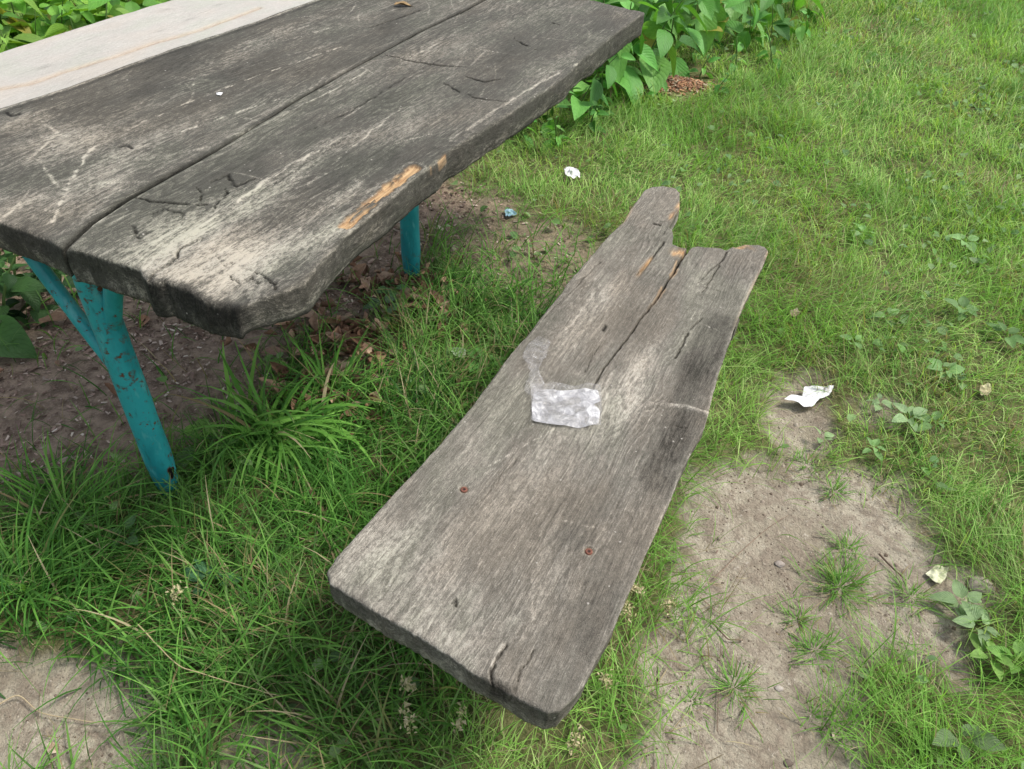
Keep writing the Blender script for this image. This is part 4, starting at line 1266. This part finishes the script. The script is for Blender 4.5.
wr = at(567, 409, ZB)
wrapper = empty('plastic_wrapper', (wr[0], wr[1], ZB + .001), 0)
tag(wrapper, 'crumpled clear plastic wrapper holding white paper, lying on the near bench', 'wrapper')
og = (wr[0], wr[1], ZB + .001)
sheet('paper', [(534, 390), (560, 392), (584, 390), (598, 392), (600, 402), (593, 406), (600, 412), (598, 425), (580, 429), (555, 427), (532, 422), (532, 405)], ZB + .0005, M_INSERT, .0045, 44, wrapper, og, 3)
sheet('clear_film', [(530, 386), (555, 387), (575, 389), (600, 387), (601, 404), (601, 428), (580, 432), (555, 429), (531, 424)], ZB + .001, M_FILM, .009, 40, wrapper, og, 5, lift=.003)
sheet('loose_film', [(528, 345), (538, 340), (550, 345), (545, 360), (538, 372), (545, 386), (532, 400), (524, 392), (530, 372), (522, 360)], ZB + .002, M_FILM, .008, 24, wrapper, og, 7, lift=.001)

ob = sheet('paper_napkin', [(783, 402), (790, 397), (801, 399), (804, 388), (818, 390), (833, 389), (828, 398), (819, 401), (812, 408), (803, 409), (796, 405)], .0, M_PAPER, .009, 26, seed=11, lift=.018)
tag(ob, 'crumpled white napkin on the grass right of the bench', 'napkin')
ob = sheet('paper_napkin', [(563, 175), (569, 173), (579, 178), (579, 183), (572, 185), (566, 183)], .0, M_PAPER, .022, 16, seed=13, lift=.025)
tag(ob, 'small folded white paper on the grass beyond the table edge', 'paper')
M_BLUE = paper_mat('pale_blue_plastic', (.38, .58, .66), (.20, .34, .42))
ob = sheet('plastic_scrap', [(504, 216), (511, 214), (517, 218), (513, 222), (506, 221)], .0, M_BLUE, .010, 12, seed=15, lift=.008)
tag(ob, 'tiny pale blue plastic scrap on the brown bare patch', 'scrap')
M_YEL = paper_mat('cream_paper', (.48, .45, .27), (.34, .30, .17))
ob = sheet('paper_scrap', [(977, 391), (986, 388), (989, 395), (984, 401), (978, 399)], .0, M_YEL, .012, 12, seed=17, lift=.016)
tag(ob, 'small cream scrap in the lawn at the right of the photo', 'scrap')
M_CRM = paper_mat('pale_shell', (.50, .42, .33), (.30, .22, .15))
ob = sheet('paper_scrap', [(788, 315), (795, 313), (799, 317), (794, 321), (789, 320)], .0, M_CRM, .010, 10, seed=19, lift=.016)
tag(ob, 'tiny pinkish scrap in the lawn beyond the napkin', 'scrap')
ob = sheet('petal_heap', [(928, 570), (938, 563), (950, 566), (948, 575), (941, 583), (933, 577)], .0, paper_mat('pale_petal', (.62, .62, .45), (.42, .44, .26)), .016, 16, seed=21, lift=.008)
tag(ob, 'pale greenish white crumpled petal clump at the rim of the bare earth', 'petals')
ob = sheet('paper_scrap', [(834, 728), (838, 727), (840, 734), (837, 737), (835, 734)], .0, M_CRM, .006, 10, seed=23, lift=.003)
tag(ob, 'small white chip on the bare path at the bottom right', 'scrap')
ob = sheet('paper_scrap', [(44, 746), (52, 742), (60, 745), (57, 752), (49, 755)], .0, M_CRM, .008, 10, seed=25, lift=.003)
tag(ob, 'torn pale scrap on the bare earth at the bottom left', 'scrap')
ob = sheet('paint_chip', [(216.5, 94), (220, 93), (223.5, 94.3), (221, 96.3), (217.5, 96)], ZT + .001, M_PAPER, .004, 8, seed=27)
tag(ob, 'white fleck lying on the dark table top', 'fleck')


def leaf_thing(name, px, size, az, col, label, cat, z=0.0, lift=.02, shape='ovate', curl=.2, fold=.3, w=.6, mat=None, tilt=0.0):
    x, y = at(px[0], px[1], z)
    tv, tf, tuv = leaf_template(size, size * w, curl, fold, 9, 7, shape, .03)
    tv = tv - np.array([size / 2, 0, 0])
    R = rots(np.array([az]), np.array([tilt]), np.array([0.]))
    V, Fc = instances(tv, tf, R, np.array([[0, 0, 0.]]))
    o = nmesh(name, V, Fc, mat or M_LITTER, cols=np.tile(col, (len(tv), 1)), uv=tuv)
    base = z if z > .1 else gz1(x, y)
    o.location = (x, y, base + lift)
    tag(o, label, cat)
    return o


leaf_thing('fallen_leaf', (457, 363), .075, 2.2, (.32, .40, .27), 'pale grey-green fallen leaf in the dark grass beside the bench', 'leaf', lift=.04, w=.55)
leaf_thing('dead_leaf', (405, 6), .07, .4, (.30, .21, .11), 'small curled brown leaf on the table top near the far end', 'leaf', z=ZT, lift=.006, w=.35)
leaf_thing('dead_leaf', (440, 314), .12, 2.3, (.42, .28, .20), 'long curled brown leaf lying past the middle table leg', 'leaf', lift=.02, w=.3, curl=-.3, fold=.8)
leaf_thing('bark_piece', (334, 331), .12, .1, (.30, .19, .10), 'flat brown bark strip in the grass between table corner and leaf heap', 'bark', lift=.02, w=.26, curl=-.05, fold=.2)
leaf_thing('bark_piece', (60, 325), .14, .5, (.24, .16, .11), 'greyish bark strip on the dark earth left of the forked leg', 'bark', lift=.015, w=.3, curl=-.05)
leaf_thing('bark_piece', (276, 362), .08, .2, (.30, .20, .15), 'short pinkish bark flake behind the broad grass tuft', 'bark', lift=.02, w=.5, curl=-.05)


def stalk(name, pts, r, col, label, cat, lift=.012):
    P = []
    for (x, y) in pts: P.append(at(x, y, 0))
    P = np.array(P); t = np.linspace(0, len(P) - 1, 40)
    xs = np.interp(t, np.arange(len(P)), P[:, 0]); ys = np.interp(t, np.arange(len(P)), P[:, 1])
    for _ in range(6):
        xs[1:-1] = (xs[:-2] + xs[1:-1] * 2 + xs[2:]) / 4; ys[1:-1] = (ys[:-2] + ys[1:-1] * 2 + ys[2:]) / 4
    zs = gz(xs, ys) + lift * (.4 + vn(t * .3, t * 0, 33)) + r
    o0 = np.array([xs[0], ys[0], zs[0]])
    V, f, C = tube(np.stack([xs, ys, zs], -1) - o0, np.linspace(r, r * .5, 40), 6)
    o = nmesh(name, V, f, M_LITTER, cols=np.tile(col, (len(V), 1))); o.location = o0
    tag(o, label, cat)


stalk('dry_stalk', [(0, 706), (28, 688), (45, 727 - 0)] if False else [(-10, 712), (20, 695), (40, 727 - 12), (90, 724), (150, 722)], .0016, (.45, .37, .24), 'long dry stalk across the bare earth at bottom left', 'stalk')
stalk('dry_stalk', [(150, 648), (190, 690), (230, 700), (285, 714)], .0014, (.42, .36, .2), 'bent seed stalk lying in the lush grass at the lower left', 'stalk', .07)
stalk('twig', [(714, 578), (735, 556), (770, 525), (790, 512)], .0014, (.26, .19, .14), 'long thin twig lying on the bare path', 'twig', .006)
stalk('twig', [(700, 597), (716, 612), (735, 622)], .0013, (.30, .22, .16), 'short twig on the path nearest the bench', 'twig', .006)
stalk('twig', [(718, 730), (719, 690), (721, 640)], .0012, (.20, .15, .11), 'straight dark twig low on the path', 'twig', .005)
stalk('twig', [(880, 552), (893, 565), (908, 578)], .0025, (.14, .10, .075), 'dark broken twig at the upper rim of the bare earth', 'twig', .008)
stalk('twig', [(712, 622), (728, 640), (743, 640)], .0022, (.17, .13, .09), 'stubby dark twig beside the bent grass on the path', 'twig', .006)


def pebble(px, size, col, label):
    x, y = at(*px)
    bm = bmesh.new(); bmesh.ops.create_icosphere(bm, subdivisions=3, radius=1)
    for v in bm.verts:
        n = float(vn(np.array([v.co.x * 2 + px[0]]), np.array([v.co.y * 2 + v.co.z * 3]), 77)[0])
        v.co = Vector((v.co.x * size * (.8 + .5 * n), v.co.y * size * .8 * (.8 + .5 * n), v.co.z * size * .5))
    lay = bm.verts.layers.float_color.new('tint')
    for v in bm.verts: v[lay] = (*col, 1)
    for f in bm.faces: f.smooth = True
    me = bpy.data.meshes.new('pebble'); bm.to_mesh(me); bm.free(); me.materials.append(M_LITTER)
    o = bpy.data.objects.new('pebble', me); COL.objects.link(o); o.location = (x, y, gz1(x, y) + size * .15)
    tag(o, label, 'pebble')


pebble((781, 561), .011, (.33, .29, .26), 'brownish stone on the path left of the green tuft')
pebble((985, 580), .030, (.36, .31, .27), 'largest flat stone at the right rim of the bare earth')
pebble((781, 685), .008, (.42, .38, .34), 'small pale stone low on the path')
pebble((790, 760), .009, (.15, .12, .10), 'dark pebble at the bottom of the path')

# ------------------------------------------------------------------ grass tufts as things


def tuft(px, n, L, W, label, spread=.02, col=None, t=(.1, 1.1), b=(.4, 1.6), group=None, name='grass_tuft', dry=.06, seg=7, sw=.15, azn=.6):
    x0, y0 = at(*px)
    r = np.abs(RNG.normal(0, spread, n)); th = RNG.uniform(0, 6.283, n)
    x = r * np.cos(th); y = r * np.sin(th)
    az = th + RNG.normal(0, azn, n)
    if azn > 1: az = np.where(RNG.random(n) < .45, RNG.normal(-.5, .5, n), az); n_l = RNG.uniform(.6, 1.0, n)
    c = green(x + x0, y + y0, np.full(n, .55), n) * 1.1 if col is None else np.array(col)[RNG.integers(0, len(col), n)] * RNG.uniform(.8, 1.2, (n, 1))
    k = RNG.random(n) < dry; c[k] = TAN[RNG.integers(0, 4, k.sum())]
    g0 = gz1(x0, y0)
    z = gz(x + x0, y + y0) - g0 - .003
    V, f, C = blades(x, y, z, RNG.uniform(*L, n), RNG.uniform(*W, n), az, RNG.uniform(*t, n), RNG.uniform(*b, n), c, seg, sway=RNG.normal(0, sw, n))
    o = nmesh(name, V, f, M_BLADE, cols=C); o.location = (x0, y0, g0)
    tag(o, label, 'grass tuft', group)


G2 = [(.15, .36, .06), (.105, .28, .048), (.21, .44, .09), (.075, .20, .04)]
tuft((272, 440), 210, (.13, .32), (.0085, .0175), 'large spreading tuft of broad grass blades beside the forked table leg', .055, G2, (.25, 1.4), (.5, 2.0), sw=.4, azn=1.1)
tuft((330, 400), 60, (.10, .24), (.005, .010), 'smaller tuft of arching blades between leaf heap and large tuft', .035, G2, (.2, 1.1), (.3, 1.4))
tuft((70, 520), 70, (.14, .26), (.004, .008), 'tall long-bladed tuft at the left edge below the forked leg', .04, G2, (.1, .9), (.5, 1.6))
tuft((28, 590), 70, (.14, .26), (.004, .008), 'long-bladed tuft lowest at the left edge of the photo', .04, G2, (.1, .9), (.5, 1.6))
SG = 'small grass tufts on the bare path'
for p, n, l, lab in (((842, 582), 260, .065, 'widest grass tuft alone in the middle of the bare path'), ((850, 545), 60, .045, 'thin little tuft just above the widest path tuft'),
                     ((915, 592), 110, .050, 'compact tuft near the right rim of the bare earth'), ((834, 487), 90, .045, 'tuft at the upper end of the bare path'),
                     ((800, 615), 90, .045, 'sparse tuft left of centre on the path, below the widest tuft'), ((735, 685), 130, .050, 'half-dry tuft low on the left side of the path'),
                     ((815, 712), 40, .040, 'tiny tuft at the lowest part of the path'), ((818, 645), 130, .05, 'ragged tuft on the strip of grass crossing the path'), ((808, 462), 60, .045, 'tuft between napkin and bare path'),
                     ((885, 480), 70, .05, 'tuft on the upper right rim of the path'), ((692, 700), 40, .035, 'thin tuft between bench corner and path')):
    tuft(p, n, (l * .5, l * 1.3), (.0018, .0032), lab, .022 + .00009 * n, None, (.1, 1.2), (.2, 1.2), SG, dry=.15, seg=5)


def seed_head(px, h, label, lean=.3):
    x0, y0 = at(*px); g0 = gz1(x0, y0)
    root = empty('seeding_grass', (x0, y0, g0)); tag(root, label, 'grass', 'seeding grass stems')
    az = random.uniform(0, 6.28)
    s = np.linspace(0, 1, 14)
    P = np.stack([np.cos(az) * lean * h * s ** 2, np.sin(az) * lean * h * s ** 2, h * s * (1 - .15 * s)], -1)
    V, f, C = tube(P, np.linspace(.0011, .0006, 14), 5)
    nmesh('stem', V, f, M_STRAW, root, cols=np.tile((.22, .28, .09), (len(V), 1)))
    n = 46; q = RNG.uniform(.62, 1, n); c = np.stack([np.interp(q, s, P[:, i]) for i in range(3)], -1)
    c = c + RNG.normal(0, .006, (n, 3)); tv, tf, tuv = leaf_template(1, .42, 0, .4, 4, 3)
    V, Fc = instances(tv, tf, rots(RNG.uniform(0, 6.28, n), RNG.uniform(-1.4, 0.2, n), np.zeros(n)), c, RNG.uniform(.007, .012, n))
    nmesh('seed_head', V, Fc, M_STRAW, root, cols=np.repeat(np.array([(.52, .46, .29), (.40, .38, .20)])[RNG.integers(0, 2, n)], len(tv), 0))


for p, h, lab in (((415, 762), .16, 'cream seed head lowest in the grass in front of the bench end'), ((452, 752), .13, 'pale grass seed head in front of the bench end, right of the lowest'), ((420, 700), .14, 'seed head showing just under the bench front edge'),
                  ((560, 765), .12, 'seeding grass under the near right bench corner'), ((640, 610), .12, 'tan seed head beside the bench right edge'), ((628, 640), .12, 'tan seeding stem just below the one at the bench edge'), ((655, 625), .10, 'short tan seeding stem at the rim of the path'), ((610, 700), .10, 'seeding stem between the bench corner and the path'),
                  ((175, 620), .12, 'greenish seeding stem in the lush grass left of the bench')):
    seed_head(p, h, lab)

# ------------------------------------------------------------------ broad-leaved plants


def plant_mesh(h, nl, ls, seed, colset, lean=.15, shape=.52, bare=.15, spread=1.0):
    r = np.random.default_rng(seed)
    az = r.uniform(0, 6.28)
    s = np.linspace(0, 1, 12)
    P = np.stack([np.cos(az) * lean * h * s ** 2, np.sin(az) * lean * h * s ** 2, h * s], -1)
    V, f, C = tube(P, np.linspace(.0055, .0025, 12), 7)
    stem = (V, f, np.tile((.10, .17, .05), (len(V), 1)))
    parts = []; a0 = r.uniform(0, 6.28)
    for i in range(nl):
        q = bare + (1 - bare) * (i // 2) / max(1, (nl - 1) // 2)
        q = min(1, q + r.normal(0, .02))
        c = np.array([np.interp(q, s, P[:, k]) for k in range(3)])
        a = a0 + (i % 2) * math.pi + (i // 2) * 1.57 + r.normal(0, .3)
        sz = ls * (1.0 - .55 * q ** 2.5) * r.uniform(.75, 1.2)
        tl = r.normal(.0 + .35 * (1 - q), .38) - .35 * (q > .9)
        pet = sz * .22 * spread
        c2 = c + np.array([math.cos(a), math.sin(a), .3]) * pet
        col = np.array(colset)[r.integers(0, len(colset))] * r.uniform(.6, 1.25)
        if ls > .15 and r.random() < .035: col = np.array((.42, .40, .08)) * r.uniform(.6, 1.1)
        sz *= r.choice([.55, .8, 1, 1.1])
        tm = leaf_template(1, shape * r.uniform(.9, 1.15), r.uniform(.12, .45), r.uniform(.1, .3), 10, 7, 'ovate', .012)
        parts.append(many_leaves('', np.array([c2[0]]), np.array([c2[1]]), np.array([c2[2]]), np.array([sz]), np.array([a]), np.array([tl]), col[None, :], None, tm, roll=r.normal(0, .35, 1)))
    return stem, merge(parts)


HG = [(.115, .330, .060), (.150, .390, .075), (.085, .260, .050), (.205, .440, .100)]
LG = [(.155, .370, .045), (.20, .43, .06), (.115, .30, .04), (.26, .46, .08)]
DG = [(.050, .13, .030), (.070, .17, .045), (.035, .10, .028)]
protos = {}


def plant_proto(key, **kw):
    (V, f, C), (V2, F2, C2, U2) = plant_mesh(**kw)
    root = empty('leafy_plant', (0, 0, 0))
    nmesh('stem', V, f, M_STRAW, root, cols=C); nmesh('foliage', V2, F2, M_LEAF, root, cols=C2, uv=U2)
    protos[key] = root; root['used'] = 0
    return root


def copy_tree(o, parent=None):
    c = o.copy(); COL.objects.link(c)
    if parent: c.parent = parent
    for ch in o.children: copy_tree(ch, c)
    return c


for k in range(6): plant_proto('h%d' % k, h=.52, nl=16, ls=.265, seed=900 + k, colset=HG, lean=.35, bare=.05)
for k in range(6): plant_proto('l%d' % k, h=.50, nl=18, ls=.27, seed=930 + k, colset=LG, lean=.3, bare=.1)
for k in range(2): plant_proto('s%d' % k, h=.20, nl=12, ls=.10, seed=960 + k, colset=HG, lean=.4, bare=.0)
for k in range(2): plant_proto('d%d' % k, h=.20, nl=12, ls=.11, seed=980 + k, colset=DG, lean=.4, bare=.0, shape=.75)


def put(key, x, y, sc, rz, label, group, tilt=(0, 0)):
    p = protos[key]
    o = p if not p.get('used') else copy_tree(p)
    p['used'] = 1
    o.location = (x, y, gz1(x, y) - .01); o.scale = (sc, sc, sc); o.rotation_euler = (tilt[0], tilt[1], rz)
    tag(o, label, 'plant', group)
    return o


rp = random.Random(5)
hl = 'broad-leaved green plant in the clump beyond the far right table corner'
hg = 'leafy plants beyond the table corner'
# clump beyond the far corner: front row and body
for (px, py, sc) in ((548, 128, .62), (575, 118, .62), (590, 98, .85), (612, 85, 1.0), (640, 78, 1.0), (662, 66, 1.05), (628, 60, 1.1), (600, 62, 1.1), (650, 45, 1.1), (690, 52, .95), (680, 30, 1.1), (715, 42, .85), (745, 48, .72), (770, 42, .62), (790, 45, .5),
                     (570, 78, .9), (560, 50, 1.0), (610, 30, 1.15), (640, 18, 1.15), (700, 15, 1.0), (735, 18, .9), (765, 15, .8), (790, 20, .7), (520, 40, 1.0), (540, 10, 1.1), (580, 5, 1.1), (480, 70, .8), (450, 40, 1.0), (500, 5, 1.1), (420, 10, 1.0), (660, -20, 1.1), (720, -25, 1.1), (780, -15, .9), (600, -35, 1.1), (540, -40, 1.1)):
    x, y = at(px, py)
    put('h%d' % rp.randrange(6), x, y, sc * rp.uniform(.85, 1.08), rp.uniform(0, 6.28), hl, hg, (rp.uniform(-.15, .15), rp.uniform(-.15, .15)))
for (px, py, sc) in ((556, 145, .8), (600, 110, .9), (700, 75, .8), (735, 70, .9), (770, 66, .9), (655, 95, .7), (520, 140, .8), (590, 130, .7), (715, 95, .6), (640, 105, .6)):
    x, y = at(px, py)
    put('s%d' % rp.randrange(2), x, y, sc * rp.uniform(.9, 1.2), rp.uniform(0, 6.28), 'low small-leaved plant at the foot of the leafy clump', 'low plants at the foot of the clump')
# bank of bright plants behind the far bench
for i in range(54):
    n_ = -3.28 - (i % 4) * .27 + rp.uniform(-.07, .07); u_ = 1.55 + (i // 4) * .19 + rp.uniform(-.08, .08)
    x, y = wxy(u_, n_)
    put('l%d' % rp.randrange(6), x, y, rp.uniform(.72, 1.05), rp.uniform(0, 6.28), 'bright yellow-green leafy plant in the bank behind the pale bench', 'leafy plants behind the pale bench', (rp.uniform(-.2, .2), rp.uniform(-.2, .2)))
# dim plants on the shaded earth left of the forked leg
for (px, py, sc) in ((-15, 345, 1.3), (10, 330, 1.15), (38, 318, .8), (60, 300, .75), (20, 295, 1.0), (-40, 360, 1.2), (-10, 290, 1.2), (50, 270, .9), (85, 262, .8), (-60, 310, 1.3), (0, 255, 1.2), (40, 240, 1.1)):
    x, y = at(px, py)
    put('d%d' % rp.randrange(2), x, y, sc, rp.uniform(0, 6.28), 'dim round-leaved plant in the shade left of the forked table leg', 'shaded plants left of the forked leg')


def rosette(px, n, ls, col, label, tilt=.0, w=.62, shape='ovate'):
    x0, y0 = at(*px); g0 = gz1(x0, y0)
    parts = []
    a = RNG.uniform(0, 6.28)
    for i in range(n):
        a += 2.4 + RNG.normal(0, .2); sz = ls * RNG.uniform(.65, 1.15)
        c = np.array(col) * 1.35 * RNG.uniform(.8, 1.2)
        tm = leaf_template(1, w * RNG.uniform(.9, 1.1), RNG.uniform(.1, .35), RNG.uniform(.1, .25), 9, 6, shape, .015)
        r0 = sz * .25
        parts.append(many_leaves('', np.array([math.cos(a) * r0]), np.array([math.sin(a) * r0]), np.array([.012 + .012 * i / n + RNG.uniform(0, .008) + .016]), np.array([sz]), np.array([a]), np.array([RNG.normal(-.25 + tilt, .15)]), c[None, :], None, tm, roll=RNG.normal(0, .25, 1)))
    V, Fc, C, U = merge(parts)
    o = nmesh('broadleaf_weed', V, Fc, M_LEAF, cols=C, uv=U); o.location = (x0, y0, g0); tag(o, label, 'weed')


GR = (.22, .32, .16)
rosette((962, 606), 9, .055, GR, 'grey-green broad-leaved weed at the right rim of the bare earth')
rosette((975, 632), 6, .045, GR, 'second grey-green weed just below the one at the rim of the bare earth')
rosette((1012, 668), 7, .058, (.14, .27, .06), 'large bright green weed cut by the right edge of the photo')
rosette((985, 660), 5, .05, (.17, .30, .07), 'bright upright weed between the grey-green weed and the right edge')
rosette((876, 408), 6, .040, GR, 'flat grey-green weed right of the napkin')
rosette((905, 425), 7, .050, GR, 'larger flat weed at the small bare spot right of the napkin')
rosette((820, 440), 4, .030, GR, 'small weed just below the napkin')
rosette((930, 430), 5, .045, (.13, .23, .08), 'green flat weed furthest right of the napkin')
rosette((955, 745), 4, .055, (.11, .17, .07), 'dark broad weed low at the bottom right corner')
rosette((958, 320), 6, .055, (.12, .22, .07), 'broad weed in the lawn right of the bench far end')
rosette((1000, 345), 6, .055, (.11, .20, .065), 'broad weed in the lawn at the right edge of the photo')
rosette((885, 325), 5, .05, (.15, .25, .09), 'broad weed in the lawn above the napkin')
rosette((483, 370), 6, .055, (.09, .23, .05), 'small bright weed against the bench left edge')
rosette((392, 297), 6, .05, (.11, .22, .09), 'greyish green weed in front of the middle table leg')
rosette((420, 282), 6, .032, (.15, .28, .06), 'tiny yellow-green weed at the foot of the middle table leg', shape='round', w=.9)
rosette((385, 318), 5, .06, (.10, .17, .09), 'dull green weed on the leaf heap')
rosette((205, 440), 7, .035, (.17, .30, .07), 'round-leaved clover-like weed beside the forked leg', shape='round', w=.95)
rosette((190, 470), 8, .028, (.11, .19, .08), 'small round-leaved weed at the foot of the forked leg', shape='round', w=.95)
rosette((215, 590), 5, .05, (.06, .15, .07), 'dark blue-green weed in the lush grass left of the bench')
rosette((130, 545), 5, .04, (.09, .18, .07), 'small weed in the lush grass below the forked leg')
rosette((268, 375), 4, .035, (.13, .24, .06), 'tiny weed behind the large grass tuft')

for _px, _ls, _lab in (
                       ((870, 455), .035, 'flat weed at the upper rim of the bare path'), ((940, 380), .045, 'weed in the lawn between the napkin and the cream scrap'),
                       ((850, 350), .045, 'weed in the lawn beyond the napkin to the right'), ((960, 250), .06, 'weed in the far lawn near the right edge'), ((860, 240), .055, 'weed in the far lawn above the bench far end')):
    rosette(_px, 6, _ls, (.19, .33, .12), _lab)

# rusty crumbled wood at the foot of the clump
def rot_heap():
    N = 1500
    x0, y0 = at(668, 84); a = RNG.normal(0, 1, N); b = RNG.normal(0, 1, N)
    x = a * .14; y = b * .05 + a * .02; r = np.exp(-(a ** 2 + b ** 2) * .45)
    t = np.array([(-.5, -.2, 0), (.5, -.14, .03), (.42, .2, .06), (-.45, .17, .03), (-.5, -.2, .2), (.5, -.14, .2), (.42, .2, .26), (-.45, .17, .22)])
    f = np.array([(3, 2, 1, 0), (4, 5, 6, 7), (0, 1, 5, 4), (1, 2, 6, 5), (2, 3, 7, 6), (3, 0, 4, 7)])
    g0 = gz1(x0, y0); z = gz(x + x0, y + y0) - g0 + RNG.uniform(0, 1, N) * .03 * r
    pal = np.array([(.42, .22, .13), (.32, .18, .11), (.48, .28, .16), (.50, .42, .30), (.22, .13, .09)])
    V, Fc = instances(t, f, rots(RNG.uniform(0, 6.28, N), RNG.normal(0, .5, N), RNG.uniform(0, 6.28, N)), np.stack([x, y, z], -1), RNG.uniform(.008, .030, N))
    o = nmesh('rotten_wood_heap', V, Fc, M_LITTER, smooth=False, cols=np.repeat(pal[RNG.integers(0, 5, N)], 8, 0)); o.location = (x0, y0, g0)
    tag(o, 'heap of rusty orange crumbled wood at the foot of the leafy clump', 'wood heap')


rot_heap()

# ------------------------------------------------------------------ light
EL, AZ = math.radians(58), math.radians(12)       # AZ: direction towards the sun, from +X towards +Y
w = bpy.data.worlds.new('World'); SC.world = w; w.use_nodes = True
nt = w.node_tree; bg = nt.nodes['Background']
sky = nt.nodes.new('ShaderNodeTexSky'); sky.sky_type = 'NISHITA'; sky.sun_disc = False
sky.sun_elevation = EL; sky.sun_rotation = math.pi / 2 - AZ; sky.altitude = 100; sky.air_density = 1.0; sky.dust_density = 3.0; sky.ozone_density = 1.0
bg.inputs[1].default_value = .15
hs = nt.nodes.new('ShaderNodeHueSaturation'); hs.inputs['Saturation'].default_value = .45; hs.inputs['Value'].default_value = 1.55
nt.links.new(sky.outputs[0], hs.inputs['Color']); nt.links.new(hs.outputs[0], bg.inputs[0])
sd = bpy.data.lights.new('sun', 'SUN'); sd.energy = 3.5; sd.angle = math.radians(13); sd.color = (1, .95, .85)
so = bpy.data.objects.new('sun', sd); COL.objects.link(so)
dv = Vector((math.cos(EL) * math.cos(AZ), math.cos(EL) * math.sin(AZ), math.sin(EL)))
so.rotation_euler = dv.to_track_quat('Z', 'Y').to_euler(); so.location = dv * 20

SC.view_settings.view_transform = 'Standard'; SC.view_settings.look = 'None'; SC.view_settings.exposure = 0; SC.view_settings.gamma = 1
SC.cycles.max_bounces = 6; SC.cycles.diffuse_bounces = 3; SC.cycles.transmission_bounces = 4; SC.cycles.transparent_max_bounces = 12
